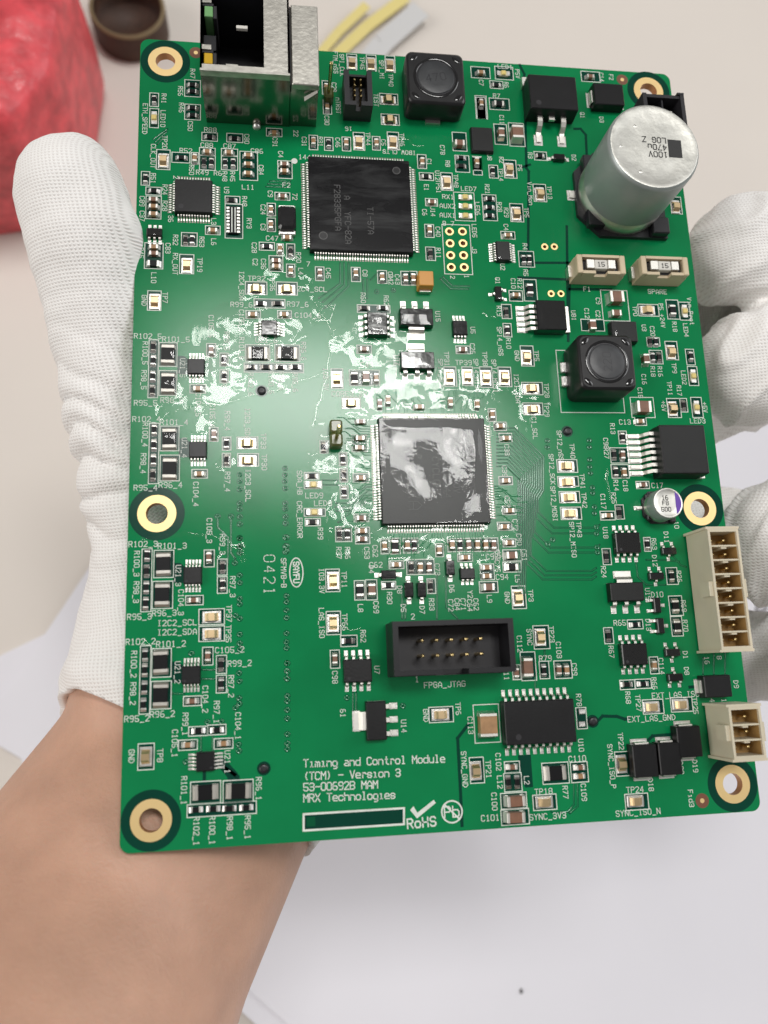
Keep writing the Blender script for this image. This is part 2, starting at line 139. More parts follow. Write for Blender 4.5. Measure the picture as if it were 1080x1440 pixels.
TEXTS = [
(-45.15,68.16,90,'R47'),(-47.43,64.06,90,'R56'),(-47.21,60.39,90,'R46'),(-45.49,56.44,90,'C50'),(-50.55,62.21,90,'R41'),(-50.65,57.74,90,'LED10'),(-54,57.52,90,'ETH_SPEED'),
(-41.64,55.87,0,'R88'),(-34.69,54.26,90,'C80'),(-29.24,53.9,90,'C91'),(-25.15,56.06,90,'22'),(-16.89,72.83,90,'FTM_nSS'),(-15.6,72.29,90,'SPI_CLK'),(-11.44,73.03,90,'TP45'),
(-7.5,71.81,90,'SPI_MI'),(-5.69,69.48,90,'TP40'),(-8.9,64.64,90,'TEST'),(-16.6,62.86,90,'nTRST'),(-17.34,67.03,90,'C29'),(-18.97,59.36,90,'C30'),(-23.55,54.34,90,'C31'),
(-20.36,54.53,90,'R31'),(-16.93,54.52,90,'C46'),(-10.86,55.71,90,'TP44'),(-7.76,55.06,90,'C5'),(-3.99,55.9,90,'TP46'),(-4.68,53.08,180,'IBOW_CLTS'),(-14.71,57.76,180,'15'),
(13.26,70.27,90,'C7'),(4.21,54.08,90,'C78'),(5.11,51.01,90,'R8'),(1.34,51.22,90,'C1'),(13.89,52.95,90,'U8'),(18.68,74.49,0,'LED1'),(21.23,72.95,90,'P5V'),
(18.61,70.09,90,'R6'),(16.36,67.38,0,'R7'),(17.08,61.8,90,'C11'),(39.71,73.49,90,'C14'),(41.88,73.64,90,'F2'),(38.72,63.17,90,'D3'),(34.61,63.98,90,'Q1'),
(22.52,53.84,90,'R3'),(31.85,53.84,90,'D2'),(15.97,49.15,90,'TP14'),(20.08,50.89,90,'P5'),(16.34,52.47,90,'R2'),(21.86,45.15,90,'Vin_Mon'),(25.94,45.6,90,'TP13'),
(12.95,45.72,90,'R21'),(15.23,41.84,90,'R28'),(16.54,40.66,90,'R29'),(20.73,40.85,90,'TP5'),(-52.32,49.54,90,'CLK_OUT'),(-50.22,52.63,90,'TP20'),(-46.23,51.07,0,'R52'),
(-42.31,52.49,0,'C88'),(-45.15,46.97,90,'R50'),(-41.86,46.55,0,'R49 R6'),(-37.97,52.54,0,'C87'),(-38.91,45.91,90,'R48'),(-37.44,45.98,90,'R45'),(-32.74,51.75,0,'C86'),
(-31.99,47.66,90,'C84'),(-34.47,43.84,0,'L11'),(-28.19,51.28,90,'C4'),(-27.14,44.64,0,'E2'),(-52.24,44.83,90,'R51'),(-50.06,42.53,90,'R24'),(-54.16,39.9,90,'C89'),
(-54.1,36.84,90,'C37'),(-50,39.13,90,'R28'),(-48.04,44.85,90,'24'),(-48.88,36.49,90,'36'),(-49.29,30.41,90,'C83'),(-51.75,24.36,90,'L10'),(-54.1,29.29,90,'R45'),
(-47.94,32.16,90,'R32'),(-43.14,31.96,90,'R53'),(-47.91,27.27,90,'RX_OUT'),(-43.44,27.23,90,'TP19'),(-40.95,36.26,90,'L3'),(-40.93,32.05,90,'L6'),(-38.55,42.97,90,'U9'),
(-35.18,40.78,90,'R48'),(-34.33,36.15,90,'RY3'),(-31.67,39.18,90,'C24'),(-31.7,35.48,90,'C3'),(-30.27,42.58,90,'C9'),(-29.98,33.23,0,'C47'),(-33.39,31.11,90,'C28'),
(-25.08,29.38,90,'R20'),(-24.71,26.53,90,'L4'),(-33.23,28.14,90,'C2'),(-31.69,27.82,90,'C36'),(-25.57,42.21,90,'72'),(-23.51,50.94,0,'144'),(-23.23,28.1,0,'7'),
(0.49,45.48,90,'E1'),(2.88,48.26,90,'U12'),(2.94,45.81,90,'TP51'),(6.59,47.22,90,'TP48'),(9.14,45.62,0,'LED7'),(4.81,43.65,0,'RX1'),(4.58,41.61,0,'AUX2'),
(4.47,39.58,0,'AUX1'),(10.65,41.27,90,'LED6'),(9.71,36.38,90,'LED5'),(1.53,40.26,90,'J14'),(-0.15,39.98,90,'C6'),(2.34,35.89,90,'C40'),(2.18,31.32,90,'R11'),
(9.45,32.18,90,'J3'),(4.73,26.23,90,'2'),(7.54,26.48,90,'1'),(4.56,37.78,0,'8 7'),(-19.48,26.32,90,'C45'),(-12.43,26.54,90,'C8'),(-7.52,25.93,90,'C41'),
(16.24,37.43,90,'C4'),(19.85,33.33,90,'R4'),(19.58,27.66,90,'R5'),(14.96,28.77,90,'U2'),(13.74,25.78,90,'Q1'),(16.88,25.29,90,'C10'),(18.2,25.32,90,'R12'),
(31.99,24.55,0,'F1'),(-53.36,19.8,90,'GND'),(-49.65,20.45,90,'TP7'),(-32.97,24.83,0,'TP32'),(-23.05,22.95,0,'I2C4_SCL'),(-35.77,23.25,90,'I2C4_SDA'),(-30.06,23.79,90,'TP36'),
(-35.78,19.46,0,'R99_6'),(-25.36,19.8,0,'R97_6'),(-23.5,17.61,0,'C104_6'),(-35.79,16.22,90,'C105_6'),(-35.8,10.76,90,'R101_6'),(-24.49,10.41,90,'R96_6'),
(-34.16,3.8,90,'R102_6'),(-30.49,4.19,90,'R100_6'),(-28.64,4.57,90,'R98_6'),(-26.12,4.24,90,'R95_6'),(-31.25,12.47,0,'U21_6'),(-52.56,12.85,0,'R102_5'),
(-47.56,12.34,0,'R101_5'),(-52.69,0.12,0,'R95_5'),(-48.11,0.68,0,'R96_5'),(-52.98,9.57,90,'R100_5'),(-53.1,4.46,90,'R98_5'),(-46.35,6.83,90,'U21_5'),(-41.31,15,90,'C105_5'),
(-38.47,12.15,90,'R99_5'),(-38.95,2.16,90,'R97_5'),(-43.51,-0.16,90,'C104_5'),(-52.47,-2.9,0,'R102_4'),(-47.67,-3.46,0,'R101_4'),(-45.85,-8.18,90,'U21_4'),
(-43.79,-16.65,90,'C104_4'),(-38.34,-14.45,90,'R97_4'),(-38.36,-3.18,90,'R99_4'),(-41,-2.15,90,'C105_4'),(-52.37,-15.42,0,'R95_4'),(-48.14,-14.96,0,'R96_4'),
(-52.66,-5.8,90,'R100_4'),(-52.87,-11.03,90,'R98_4'),(-31.98,-6.97,90,'TP33'),(-31.85,-10.93,90,'TP30'),(-34.79,-3.69,90,'I2C3_SDA'),(-34.74,-15.15,90,'I2C3_SCL'),
(-41.44,-23.21,90,'C105_3'),(-25.6,-14.71,90,'SDA_HB'),(-25.71,-21.45,90,'CRC_ERROR'),(-23.03,-17.08,0,'LED9'),(-21.48,-18.52,0,'LED8'),(-22.09,-24.05,90,'R39'),
(-18.9,-27.58,90,'R37'),(-17.36,-27.61,90,'R36'),(-13.9,-27.67,90,'C53'),(-12.4,-27.37,90,'C62'),(-12.95,21.4,90,'R60'),(-8.53,20.95,90,'R62'),(1.38,17.96,90,'U15'),
(-7.18,8.8,90,'U16'),(8.11,15.26,90,'U5'),(7.81,11.47,90,'C26'),(-12.7,7.88,0,'C49'),(-20.46,4.98,90,'IO3.3V'),(-16.16,2.14,0,'CORE3.3V'),(2.64,9.33,90,'TP31'),
(5.9,8.63,0,'TP39'),(10.11,9.45,90,'TP38'),(1.37,6.34,90,'SPI4_SCK'),(8.27,6.06,90,'SPI4_MISO'),(-7.46,25.38,90,'C42'),(-6.2,25.42,90,'C43'),(13.6,19.37,90,'R19'),
(15.01,12.66,90,'R10'),(28.69,18.79,90,'U81'),(31.47,19.33,90,'C12'),(34.05,22.03,90,'C9'),(33.75,18.91,90,'C21'),(16.52,10.15,90,'GND'),(20.43,10.22,90,'TP5'),
(13.35,13.09,90,'SPI4_nSS'),(11.8,5.99,90,'SPI4_MOSI'),(16.04,3.55,90,'I2C1_SDA'),(21.88,3.16,90,'TP28'),(21.56,-0.67,90,'TP29'),(18.9,-3.59,90,'I2C1_SCL'),
(41.59,20.06,90,'TP0'),(47.18,19.23,90,'P5_+24V'),(51.93,16.21,90,'LED4'),(49.63,16.88,90,'R18'),(53.44,20.35,90,'Vin_Prot'),(43.09,16.5,90,'U3'),(44.81,15.82,90,'C20'),
(48.5,8.08,90,'TP9'),(50.3,6.14,90,'LED2'),(43.96,7.32,90,'R18'),(45.46,7.34,90,'R16'),(41.92,5.67,90,'C16'),(40.83,2.88,90,'C15'),(37.09,-3.07,0,'C13'),
(47.07,3.87,90,'TP11'),(45.39,0.17,90,'+6V'),(48.99,3.43,90,'R17'),(53.97,0,90,'+5V'),(52.12,-2.77,0,'LED3'),(46.81,24.41,0,'SPARE'),(34.01,-15.63,90,'R14'),
(35.87,-15.73,90,'C18'),(34.45,-4.44,90,'R13'),(32.81,-7.35,90,'C98'),(32.71,-9.34,90,'R27'),(42.31,-15.69,0,'C17'),(45.27,-23.42,90,'10'),(25.97,-8.89,90,'TP40'),
(27.43,-14.8,90,'TP41'),(27.45,-18.47,90,'TP42'),(25.94,-24,90,'TP43'),(23.63,-7.79,90,'SPI2_nSS'),(21.66,-11.29,90,'SPI2_'),(21.63,-14.33,90,'SCK'),(21.5,-19.06,90,'SPI2_MOSI'),
(24.56,-25.88,90,'SPI2_MISO'),(31.17,-18.73,90,'C117'),(33.31,-18.1,90,'R25'),(31.03,-24.71,90,'U18'),(40.38,-26.99,90,'R63'),(42.97,-25.75,90,'D11'),(40.16,-30.16,90,'D12'),
(44.65,-33.21,90,'R26'),(29.96,-32.04,90,'R24'),(15.03,-28.63,90,'C51'),(13.45,-32.91,90,'L5'),(12.58,-18.54,90,'C59'),(13.75,-22.98,90,'C72'),(14.28,-25.71,90,'C90'),
(9.98,-28.53,90,'C56'),(13.19,-8.66,90,'C38'),(12.43,-12.77,90,'C39'),(-52.58,-25.38,0,'R102_3'),(-47.69,-25.78,0,'R101_3'),(-46.63,-30.99,90,'U21_3'),
(-37.44,-33.12,90,'R97_3'),(-39.17,-25.67,90,'R99_3'),(-46.11,-35.59,90,'C104_3'),(-52.92,-37.8,0,'R95_3'),(-48.84,-37.3,0,'R96_3'),(-53.58,-28.78,90,'R100_3'),
(-53.56,-33.67,90,'R98_3'),(-46.68,-39.01,0,'I2C2_SCL'),(-46.66,-40.56,0,'I2C2_SDA'),(-38.06,-37.7,90,'TP37'),(-38.15,-41.14,90,'TP35'),(-28.65,-30.91,90,'SFMVB-B'),
(-52.63,-41.97,0,'R102_2'),(-47.65,-42.53,0,'R101_2'),(-46.53,-47.31,90,'U21_2'),(-37.92,-43.85,0,'C105_2'),(-36.26,-46.16,0,'R99_2'),(-37.7,-49.93,90,'R97_2'),
(-41.95,-51.87,90,'C104_2'),(-52.95,-54.51,0,'R95_2'),(-48.88,-53.96,0,'R96_2'),(-53.66,-45.68,90,'R100_2'),(-53.69,-50.48,90,'R98_2'),(-45.16,-55.76,90,'R99_1'),
(-40.07,-54.05,90,'R97_1'),(-46.82,-58.77,90,'C105_1'),(-36.55,-56.46,90,'C104_1'),(-38.3,-62.13,90,'U21_1'),(-53.69,-60.47,90,'GND'),(-49.15,-60.55,90,'TP8'),
(-45.25,-66.25,90,'R101_1'),(-33.21,-66.64,90,'R96_1'),(-43.23,-72.63,90,'R102_1'),(-40.71,-72.65,90,'R100_1'),(-37.91,-72.54,90,'R98_1'),(-35.03,-72.57,90,'R95_1'),
(-12.33,-29.83,0,'C62'),(-13.18,-30.64,90,'D4'),(-10.14,-35.79,90,'R30'),(-15.37,-37.43,90,'L8'),(-12.6,-37.35,90,'C69'),(-7.74,-37.64,90,'D5'),(-4.39,-38.06,90,'D7'),
(-2.61,-37.13,90,'R33'),(-8.27,-34.37,90,'D8'),(-1.28,-30.9,90,'C73'),(1.16,-34.44,90,'D6'),(0.83,-37.39,90,'C72'),(2.01,-37.26,90,'C84'),(3.09,-37.29,90,'C71'),
(4.48,-35.51,90,'Y2'),(4.29,-37.49,90,'C64'),(5.45,-37.35,90,'C62'),(7.99,-36.43,90,'L9'),(9.01,-28.76,0,'C95'),(-22.05,-32.47,90,'IO3.3V'),(-18.09,-32.34,90,'TP11'),
(-22.22,-39.8,90,'LAS_ISO'),(-18.2,-39.76,90,'TP66'),(-15.05,-42.31,90,'R62'),(-6.09,-39.15,0,'2'),(-20.15,-49.14,90,'C98'),(-12.83,-48.17,90,'U7'),(-8.55,-57.8,90,'U14'),
(-18.95,-55.19,90,'61'),(-4.61,-56.2,90,'GND'),(1.14,-55.31,90,'TP6'),(-0.99,-51.08,0,'FPGA_JTAG'),(-5.87,-50.01,0,'1'),(11.3,-36.32,90,'GND'),(15.7,-36.04,90,'TP3'),
(38.12,-36.28,90,'U19'),(32.14,-41.41,0,'R65'),(30,-46.58,90,'R67'),(14.89,-43.45,90,'SYNC'),(19.04,-43.09,90,'TP23'),(12.99,-44.59,90,'C112'),(10.18,-49.75,90,'C11'),
(17.56,-47.29,0,'R79'),(20.15,-45.91,90,'C103'),(22.78,-49.42,90,'C99'),(10.36,-28.51,0,'C56'),(9.88,-30.53,90,'C75'),(10.61,-32.5,0,'C94'),(39.96,-36.43,0,'D10'),
(37.57,-41.97,90,'D13'),(44.89,-38.72,90,'R69'),(44.79,-42.34,90,'R70'),(44.16,-47.64,90,'D1'),(44.05,-50.52,90,'D8'),(53.38,-53.27,90,'D9'),(39.28,-49.48,90,'C114'),
(37.58,-52.48,90,'R66'),(32.33,-54.76,90,'R68'),(36.4,-58.51,0,'EXT_LAS_GND'),(41.43,-54.62,0,'EXT_LAS_ISO'),(34.17,-55.78,90,'TP27'),(44.95,-56.71,90,'TP25'),
(43.67,-67.14,90,'D19'),(40.95,-67.3,90,'D20'),(34.99,-69.83,90,'D18'),(48.2,-48.75,90,'16'),(50.7,-48.36,90,'8'),(48.33,-55.91,90,'4'),(50.64,-56.01,90,'1'),
(30.22,-62.2,90,'TP22'),(28.09,-66.32,90,'SYNC_ISO_P'),(3.15,-58.21,90,'C113'),(23.11,-54.79,90,'R78'),(1.67,-65.43,90,'SYNC_GND'),(5.88,-65.66,90,'TP21'),
(7.72,-64.53,90,'C102'),(7.76,-67.88,90,'L12'),(12.52,-67.84,90,'L2'),(6.57,-70.98,90,'C100'),(5.69,-73.55,0,'C101'),(21.95,-64.72,0,'C110'),(22.61,-70.39,90,'C109'),
(19.29,-70.2,90,'R77'),(22.82,-62.52,90,'U10'),(15.4,-69.83,0,'TP18'),(15.83,-73.9,0,'SYNC_3V3'),(32.01,-70.46,0,'TP24'),(32.19,-74.24,0,'SYNC_ISO_N'),
(42.21,-72.52,90,'Fid3'),]
VIAS = [
(-36.18,-13.12),(-36.19,-14.37),(-36.19,-15.81),(-36.2,-18.39),(-36.2,-19.39),(-36.2,-20.78),(-36.2,-22.14),(-36.21,-24.6),(-36.21,-26.07),(-28.19,-12.03),
(-28.2,-13.26),(-28.22,-14.42),(-28.17,-15.71),(-28.21,-18.47),(-28.22,-19.48),(-28.21,-20.88),(-28.22,-22.08),(-28.26,-24.63),(-28.28,-26.21),(-28.29,-27.19),
(-40.02,-20.7),(-37.73,-20.73),(-7.08,23.2),(-10.31,22.8),(29.5,-6.77),(29.38,-8.1),(21.2,-6.82),(21.09,-8.1),(29.24,-10.57),(29.11,-11.98),(29.13,-13.2),
(29.3,-16.03),(29.21,-17.07),(29.3,-19.78),(29.19,-20.94),(29.33,-23.63),(29.22,-24.81),(29.1,-27.43),(29.1,-28.35),(19.67,-26.63),(20.68,-25.81),(-36.23,-24.58),
(-36.23,-26.11),(-36.23,-27.19),(-37.06,-28.95),(-36.24,-31.16),(-36.24,-32.45),(-36.25,-35.22),(-36.25,-36.11),(-36.97,-38.11),(-36.25,-38.63),(-36.26,-41.3),
(-36.26,-42.82),(-36.26,-43.85),(-28.08,-24.61),(-28.1,-26.12),(-28.11,-27.01),(-28.22,-34.95),(-28.24,-35.98),(-28.26,-37.44),(-28.27,-38.71),(-28.31,-41.36),
(-28.33,-42.87),(-28.34,-43.87),(-28.32,-46.46),(-28.33,-47.69),(-28.35,-48.93),(-28.24,-46.46),(-28.26,-47.85),(-28.28,-49.08),(-28.32,-51.9),(-28.33,-52.75),
(-28.35,-54.21),(-28.37,-55.63),(-28.4,-58.19),(-28.42,-59.68),(-28.43,-60.57),(-36.38,-47.79),(-36.32,-49.13),(-36.39,-51.96),(-36.33,-52.86),(-36.94,-53.5),
(-36.49,-59.43),(-36.41,-60.47),(-45.01,-61.78),(-41.54,-55.63),(-39.31,-55.64),(-44.29,-44.25),(-18.18,-52.62),(-8.57,-54.42),]
TRACES = [[(-50.31,54.02),(-51.56,52.19)],
[(-49.82,55.57),(-52.36,53.22)],
[(-49.98,54.96),(-52.01,52.64)],
[(-30.31,45.36),(-26.41,45.55)],
[(-30.67,44.74),(-26.42,44.83)],
[(-31.03,44.13),(-27.14,44.2)],
[(-40.02,-20.7),(-40.02,-22.58),(-38.27,-24.4),(-38.27,-27.17),(-38.27,-29.11)],
[(-37.73,-20.73),(-37.73,-27.18),(-37.01,-28.17)],
[(-19.09,-18.54),(-17.27,-18.56),(-13.49,-15.52),(-12.48,-15.53)],
[(-19.28,-19.22),(-16.95,-19.24),(-13.18,-16.21),(-12.51,-16.22)],
[(-19.13,-19.96),(-16.98,-19.99),(-13.04,-16.97),(-12.53,-16.97)],
[(-18.85,-21.99),(-17.5,-20.93),(-12.9,-17.75),(-12.56,-17.76)],
[(-21.48,-14.27),(-18.82,-14.29)],
[(-21.5,-15.12),(-18.67,-15.14)],
[(2.34,25.87),(4.23,23.8),(7.72,23.9)],
[(2.91,26.28),(4.63,24.39),(7.94,24.49)],
[(-12.82,25.21),(-12.94,21.59)],
[(-12.03,25.43),(-12.17,21.42)],
[(-11.4,25.26),(-9.91,26.84)],
[(-17.16,28.53),(-17.27,24.31),(-21.37,21.17)],
[(-16.45,28.55),(-16.58,23.95),(-20.69,20.43)],
[(-15.56,28.58),(-15.7,23.79),(-20.37,19.13)],
[(-42.6,-57.8),(-42.59,-60.16)],
[(-40.72,-57.74),(-40.7,-60.25)],
[(-47.23,-50.75),(-45.43,-50.82)],
[(-42.44,-47.01),(-40.31,-47.09)],
[(-42.43,-48.53),(-40.3,-48.61)],
[(-7.8,-34.22),(-8.02,-39.42)],
[(-7.38,-36.84),(-7.49,-39.43)],
[(-1.39,-31.73),(-1.8,-39.6)],
[(0.44,-29.09),(-0.03,-37.7),(1.87,-39.71)],
[(-17.11,-51.89),(-17.2,-54.81)],
[(-16.57,-51.91),(-16.66,-54.83)],
[(15.44,-50.43),(15.21,-53.3)],
[(17.5,-45.98),(17.39,-47.28)],
[(43.75,-29.08),(45.22,-31.05),(46.21,-31.39)],
[(38.55,-29.94),(42.27,-30.02),(44.96,-30.4)],
[(36.46,-30.55),(36.53,-33.11),(38.05,-34.58),(41.74,-34.67)],
[(47.56,-48.25),(47.2,-51.11)],
[(49.73,-47.68),(49.28,-51.19)],
[(51.98,-47.44),(51.47,-51.28)],
[(20.98,-68.77),(20.67,-72.25),(19.51,-73.4),(16.54,-73.22)],
[(21.65,-68.8),(21.31,-72.59),(19.82,-73.65)],
[(11.58,-4.36),(15.04,-4.35),(20.17,-9.92),(19.64,-16.52),(18.55,-18.04),(18.35,-20.58),(21.12,-23.57),(29.12,-23.68),(30.01,-23.15)],
[(11.53,-5.04),(14.83,-5.04),(19.71,-10.33),(19.23,-16.32),(18.22,-17.72),(17.91,-21.65),(20.68,-24.63),(29.02,-24.76),(29.9,-24.23)],
[(11.48,-5.73),(14.63,-5.72),(19.24,-10.73),(18.82,-16.11),(17.89,-17.41),(17.35,-24.31),(20.11,-27.28),(28.76,-27.43),(29.64,-26.91)],
[(11.44,-6.41),(14.43,-6.4),(18.78,-11.13),(18.41,-15.9),(17.56,-17.09),(16.93,-25.24),(19.68,-28.2),(28.68,-28.37),(29.56,-27.85)],
[(11.39,-7.09),(14.23,-7.09),(18.32,-11.52),(18,-15.69),(17.23,-16.78),(16.31,-28.66),(19.05,-31.6),(27.66,-31.79),(28.54,-31.28)],
[(11.34,-7.77),(14.03,-7.77),(17.86,-11.92),(17.59,-15.49),(16.89,-16.46),(15.9,-29.44),(18.63,-32.38),(27.59,-32.58),(28.46,-32.07)],
[(11.3,-8.44),(13.83,-8.45),(17.4,-12.32),(17.18,-15.28),(16.56,-16.15),(15.49,-30.22),(18.22,-33.15),(27.52,-33.37),(28.39,-32.86)],
[(11.25,-9.12),(13.63,-9.12),(16.95,-12.72),(16.77,-15.07),(16.23,-15.83),(14.73,-35.66)],
[(11.21,-9.8),(13.43,-9.8),(16.49,-13.11),(16.36,-14.86),(15.89,-15.51),(14.38,-35.65)],
[(11.16,-10.47),(13.23,-10.48),(16.03,-13.51),(15.95,-14.66),(15.56,-15.2),(14.04,-35.64)],
[(11.11,-11.14),(13.03,-11.15),(15.58,-13.9),(15.54,-14.45),(15.23,-14.88),(13.69,-35.63)],
[(11.07,-11.81),(12.83,-11.82),(15.12,-14.3),(15.13,-14.24),(14.9,-14.57),(13.35,-35.62)]]
MOATS = [[(21.88,75.16),(22.69,73.06),(21.5,50.96),(21.92,50.22),(20.16,29.06),(20.26,28.58)],
[(32.61,60.67),(33.93,60.76),(34.93,59.39),(34.65,53.73)],
[(19.41,51.36),(20.81,51.18),(22.27,51.77)],
[(18.11,26.62),(28.53,26.51)],
[(21.57,29.91),(29.04,30.16)],
[(28.96,38.15),(27.12,13.49),(28.55,26.83),(28.35,24.44),(37.01,24.61)],
[(-42.03,-63.54),(-42.02,-64.85)],
[(-38.75,-62.99),(-36.65,-64.56),(-36.5,-65.15)],
[(2.78,-58.02),(0.76,-60.24),(0.77,-67.24),(0.71,-74.45)],
[(26.57,-58.28),(27.29,-57.73),(29.93,-57.91),(31.38,-58.43),(32.22,-58.38)],
[(35.13,-62.44),(36.23,-61.58),(40.29,-61.47)],
[(44.33,-53.38),(46.41,-53.31)]]
FLOWS = [[(-53.36,-24.74),(-43.19,-23.4),(-37.09,-25.64),(-35.27,-28.81)],
[(-23.03,-4.2),(-18.67,13.93),(-22.52,21.03)],
[(-47.11,-0.95),(-31.96,1.87),(-18.85,6.86)],
[(-53.32,1),(-45.89,1.07)],
[(-4.73,56.16),(1.01,54.88)],
[(-52.42,-41.13),(-50.63,-43.55)],
[(-21.28,-40.06),(-14.48,-41.13)],
[(32.02,-12.46),(32.47,-19.37)]]
GEL = [
(-34.21,13.61,7.24),(-37.06,17.79,3.95),(-40.92,12.08,4.61),(-44.03,3.11,5.26),(-28.69,6.72,3.16),(-39.62,6.57,6.58),(-27.95,13.74,3.95),(-42.72,-4.26,1.84),
(-37.07,3.18,2.11),(-20.57,18.19,2.63),(-18.7,12.5,2.89),(-12.09,9.78,5.26),(-6.91,4.2,5.26),(-14.26,4.82,2.89),(-20.17,-4.19,2.37),(-18.01,-10.92,5.53),
(-12.43,-0.03,5.26),(-0.34,0.05,5.92),(9.34,1.54,5.92),(14.01,-1.26,4.74),(11.29,-20.49,2.89),(10.39,-23.81,3.95),(-0.34,-25.61,3.95),(-10.76,-26.09,3.95),
(-15.7,-20.18,4.61),(-17.13,-25.34,3.29),(-6.55,12.74,4.61),(-2.72,7.08,3.95),(4.07,5.74,3.95),(18.42,1.61,3.95),(11.88,18.98,1.84),(-28.43,27.41,3.16),
(-23.79,24.63,2.89),(-47.68,-4.28,1.32),(-49.34,-0.97,2.63),(-8.32,-29.35,3.68),(-0.55,-29.5,3.68),(5.97,-30.28,3.29),(-35.1,19.26,3.29),(-30.86,10.17,3.95),
(0.8,-4.12,10.53),(-10.23,-12.29,7.89),(-13.94,14.74,3.16),(11.23,-31.04,2.63),(-38.33,-10.86,2.11),(-37.1,-26.89,1.84),(-40.74,-28.7,1.58),]
AT = {
'qfp48': (-44.62, 40.67),
'jack_a': (-42.47, 57.51),
'jack_b': (-21.08, 57.41),
'l1top': (2.45, 66.28),
'l3top': (31.26, 6.26),
'cap_top': (40.53, 45.17),
'swd_top': (-13, 63.44),
'd2pak_top': (27, 65.67),
'd3_top': (39.86, 67.61),
'pwr_top': (48.48, 58.99),
'd2': (28.39, 53.28),
'sot6': (-51.7, 33.13),
'rn': (-37.28, 36.47),
'xtal': (-27.18, 36.75),
'tant_top': (-1.04, 24.55),
'ssop': (15.02, 31.72),
'q1': (13.49, 22.8),
'fuse1_top': (33.3, 27.45),
'fuse2_top': (46.43, 27.59),
'u21_6': (-30.72, 14.6),
'u21_5': (-43.88, 6.84),
'u21_4': (-43.43, -8.74),
'u21_3': (-44.13, -31.07),
'u21_2': (-44.23, -47.79),
'u21_1': (-41.82, -61.81),
'soic_a': (-10.6, 15.61),
'sot223_15': (-3.09, 17.08),
'sot223_16': (-3.31, 8.35),
'msop_u5': (5.41, 15.37),
'dpak81': (23.25, 17.72),
'blk_u3': (38.16, 15.01),
'd2pak7_top': (46.22, -9.69),
'ecap_top': (41.7, -20.05),
'u18': (34.61, -26.84),
'd11': (42.86, -28.44),
'd12': (39.83, -33.08),
'jump_top': (-18.96, -6.04),
'pin_top': (-18.61, 64.07),
'd4': (-10.23, -31.68),
'd5': (-6.71, -34.48),
'd7': (-4.41, -34.53),
'd6': (0.95, -30.71),
'y2': (4.05, -31.84),
'u7': (-16.28, -48.14),
'u14': (-13.41, -56.57),
'u19': (33.43, -35.89),
'u20': (33.76, -47.15),
'd10': (39.35, -38.46),
'd13': (39.59, -42.22),
'conn16_top': (49.66, -36.32),
'conn6_top': (49.57, -61.03),
'd9': (48.59, -53.36),
'd1': (41.39, -47.09),
'd8': (41.4, -51.52),
'd19': (42.01, -62.66),
'd18': (33.48, -65.47),
'd20': (38.1, -65.35),
'u10': (14.98, -58.02),
'jtag': (-0.73, -44.85),
'qfn': (12.34, 56.34),
'fid1': (-44.58, 73),
'fid2': (44.35, 73.26),
'fid3': (44.29, -73.02),
'holeTR': (50.02, 70.88),
'pin_a': (-32.24, 2.58),
'pin_b': (-32.36, -63.48),
'pin_c': (25.3, -4.98),
'pin_d': (25.34, -58.54),
'logo': (-26.46, -30.87),
'code': (-31.12, -31.2),
'pb': (-0.91, -72.18),
'check': (-5.96, -71.59),
'rohs': (-6.18, -73.57),
'rect_a': (-25.9, -71.08),
'rect_b': (-9.1, -71.12),
'rect_c': (-9.21, -73.66),
'rect_d': (-25.95, -73.63),
'tx1': (-25.76, -63.02),
'tx1e': (-1.48, -63.47),
'tx2': (-25.79, -65.07),
'tx3': (-25.83, -66.82),
'tx4': (-25.86, -68.56),
'hd0': (4.65, 36.06),
'hd1': (7.27, 36.16),
'hd2': (4.59, 28.38),
'hd3': (7.18, 28.46),
'pv0': (23.96, 33.49),
'pv1': (25.96, 33.57),
'pv2': (24.45, 23.37),
'pv3': (26.48, 23.42),
'r78a': (23.51, -56.76),
'r78b': (23.32, -58.93),
'caplead': (27.71, 41.99),
'dot1': (-25.54, 49.98),
'mcu': (-12.96, 40.31),
'fpga': (-1.17, -12.84)}
HAND = {
'arm': [(-76.78,-117.44,0,33), (-64.95,-96.04,-24,30.5), (-48.88,-69.4,-36,28.8)],
'palm': [(-48.88,-69.4,-36,28.8), (-39.05,-49.69,-36,27), (-17.22,-25.78,-36,23), (11.58,-3.04,-36,19)],
'thenar': [(-48.88,-69.4,-36,27), (-52.81,-49.04,-27,18), (-51.81,-33.66,-25,15)],
'thumb': [(-51.81,-33.66,-25,15), (-54.07,-21.41,-20,10.5), (-56.92,-8.19,-15,9), (-60.6,5.04,-11.5,8.2), (-62.35,13.94,-8.5,8.2), (-63.33,24.12,-5.5,9), (-64.81,33.52,-1.5,9.8), (-67.14,40.96,0,9.4)],
'finger0': [(-1.7,0.42,-36,16), (34.51,25.54,-36,11.5), (82.9,39.88,-36,11), (105.01,47.47,-20,11), (87.88,42.51,-10,11), (71.44,38.9,-9,11)],
'finger1': [(7.93,-8.11,-36,17), (44.18,7.77,-37,12), (88.52,19.19,-37,11), (105.68,23.61,-20,11.5), (87.7,19.23,-10,11.5), (71.76,12.39,-10,11.8)],
'finger2': [(4.01,-19.72,-36,17), (41.93,-16.77,-37,12), (84.85,-20.89,-37,11.5), (105.24,-19.61,-22,12), (86.58,-18.37,-11,12), (72.41,-26.19,-11,12)],
'finger3': [(-6.16,-29.22,-36,16), (33.29,-36.6,-37,11), (77.47,-47.82,-37,10), (101.51,-50.55,-22,9.5), (86.26,-49.43,-11,9), (77.65,-49.87,-8,8.8)]}
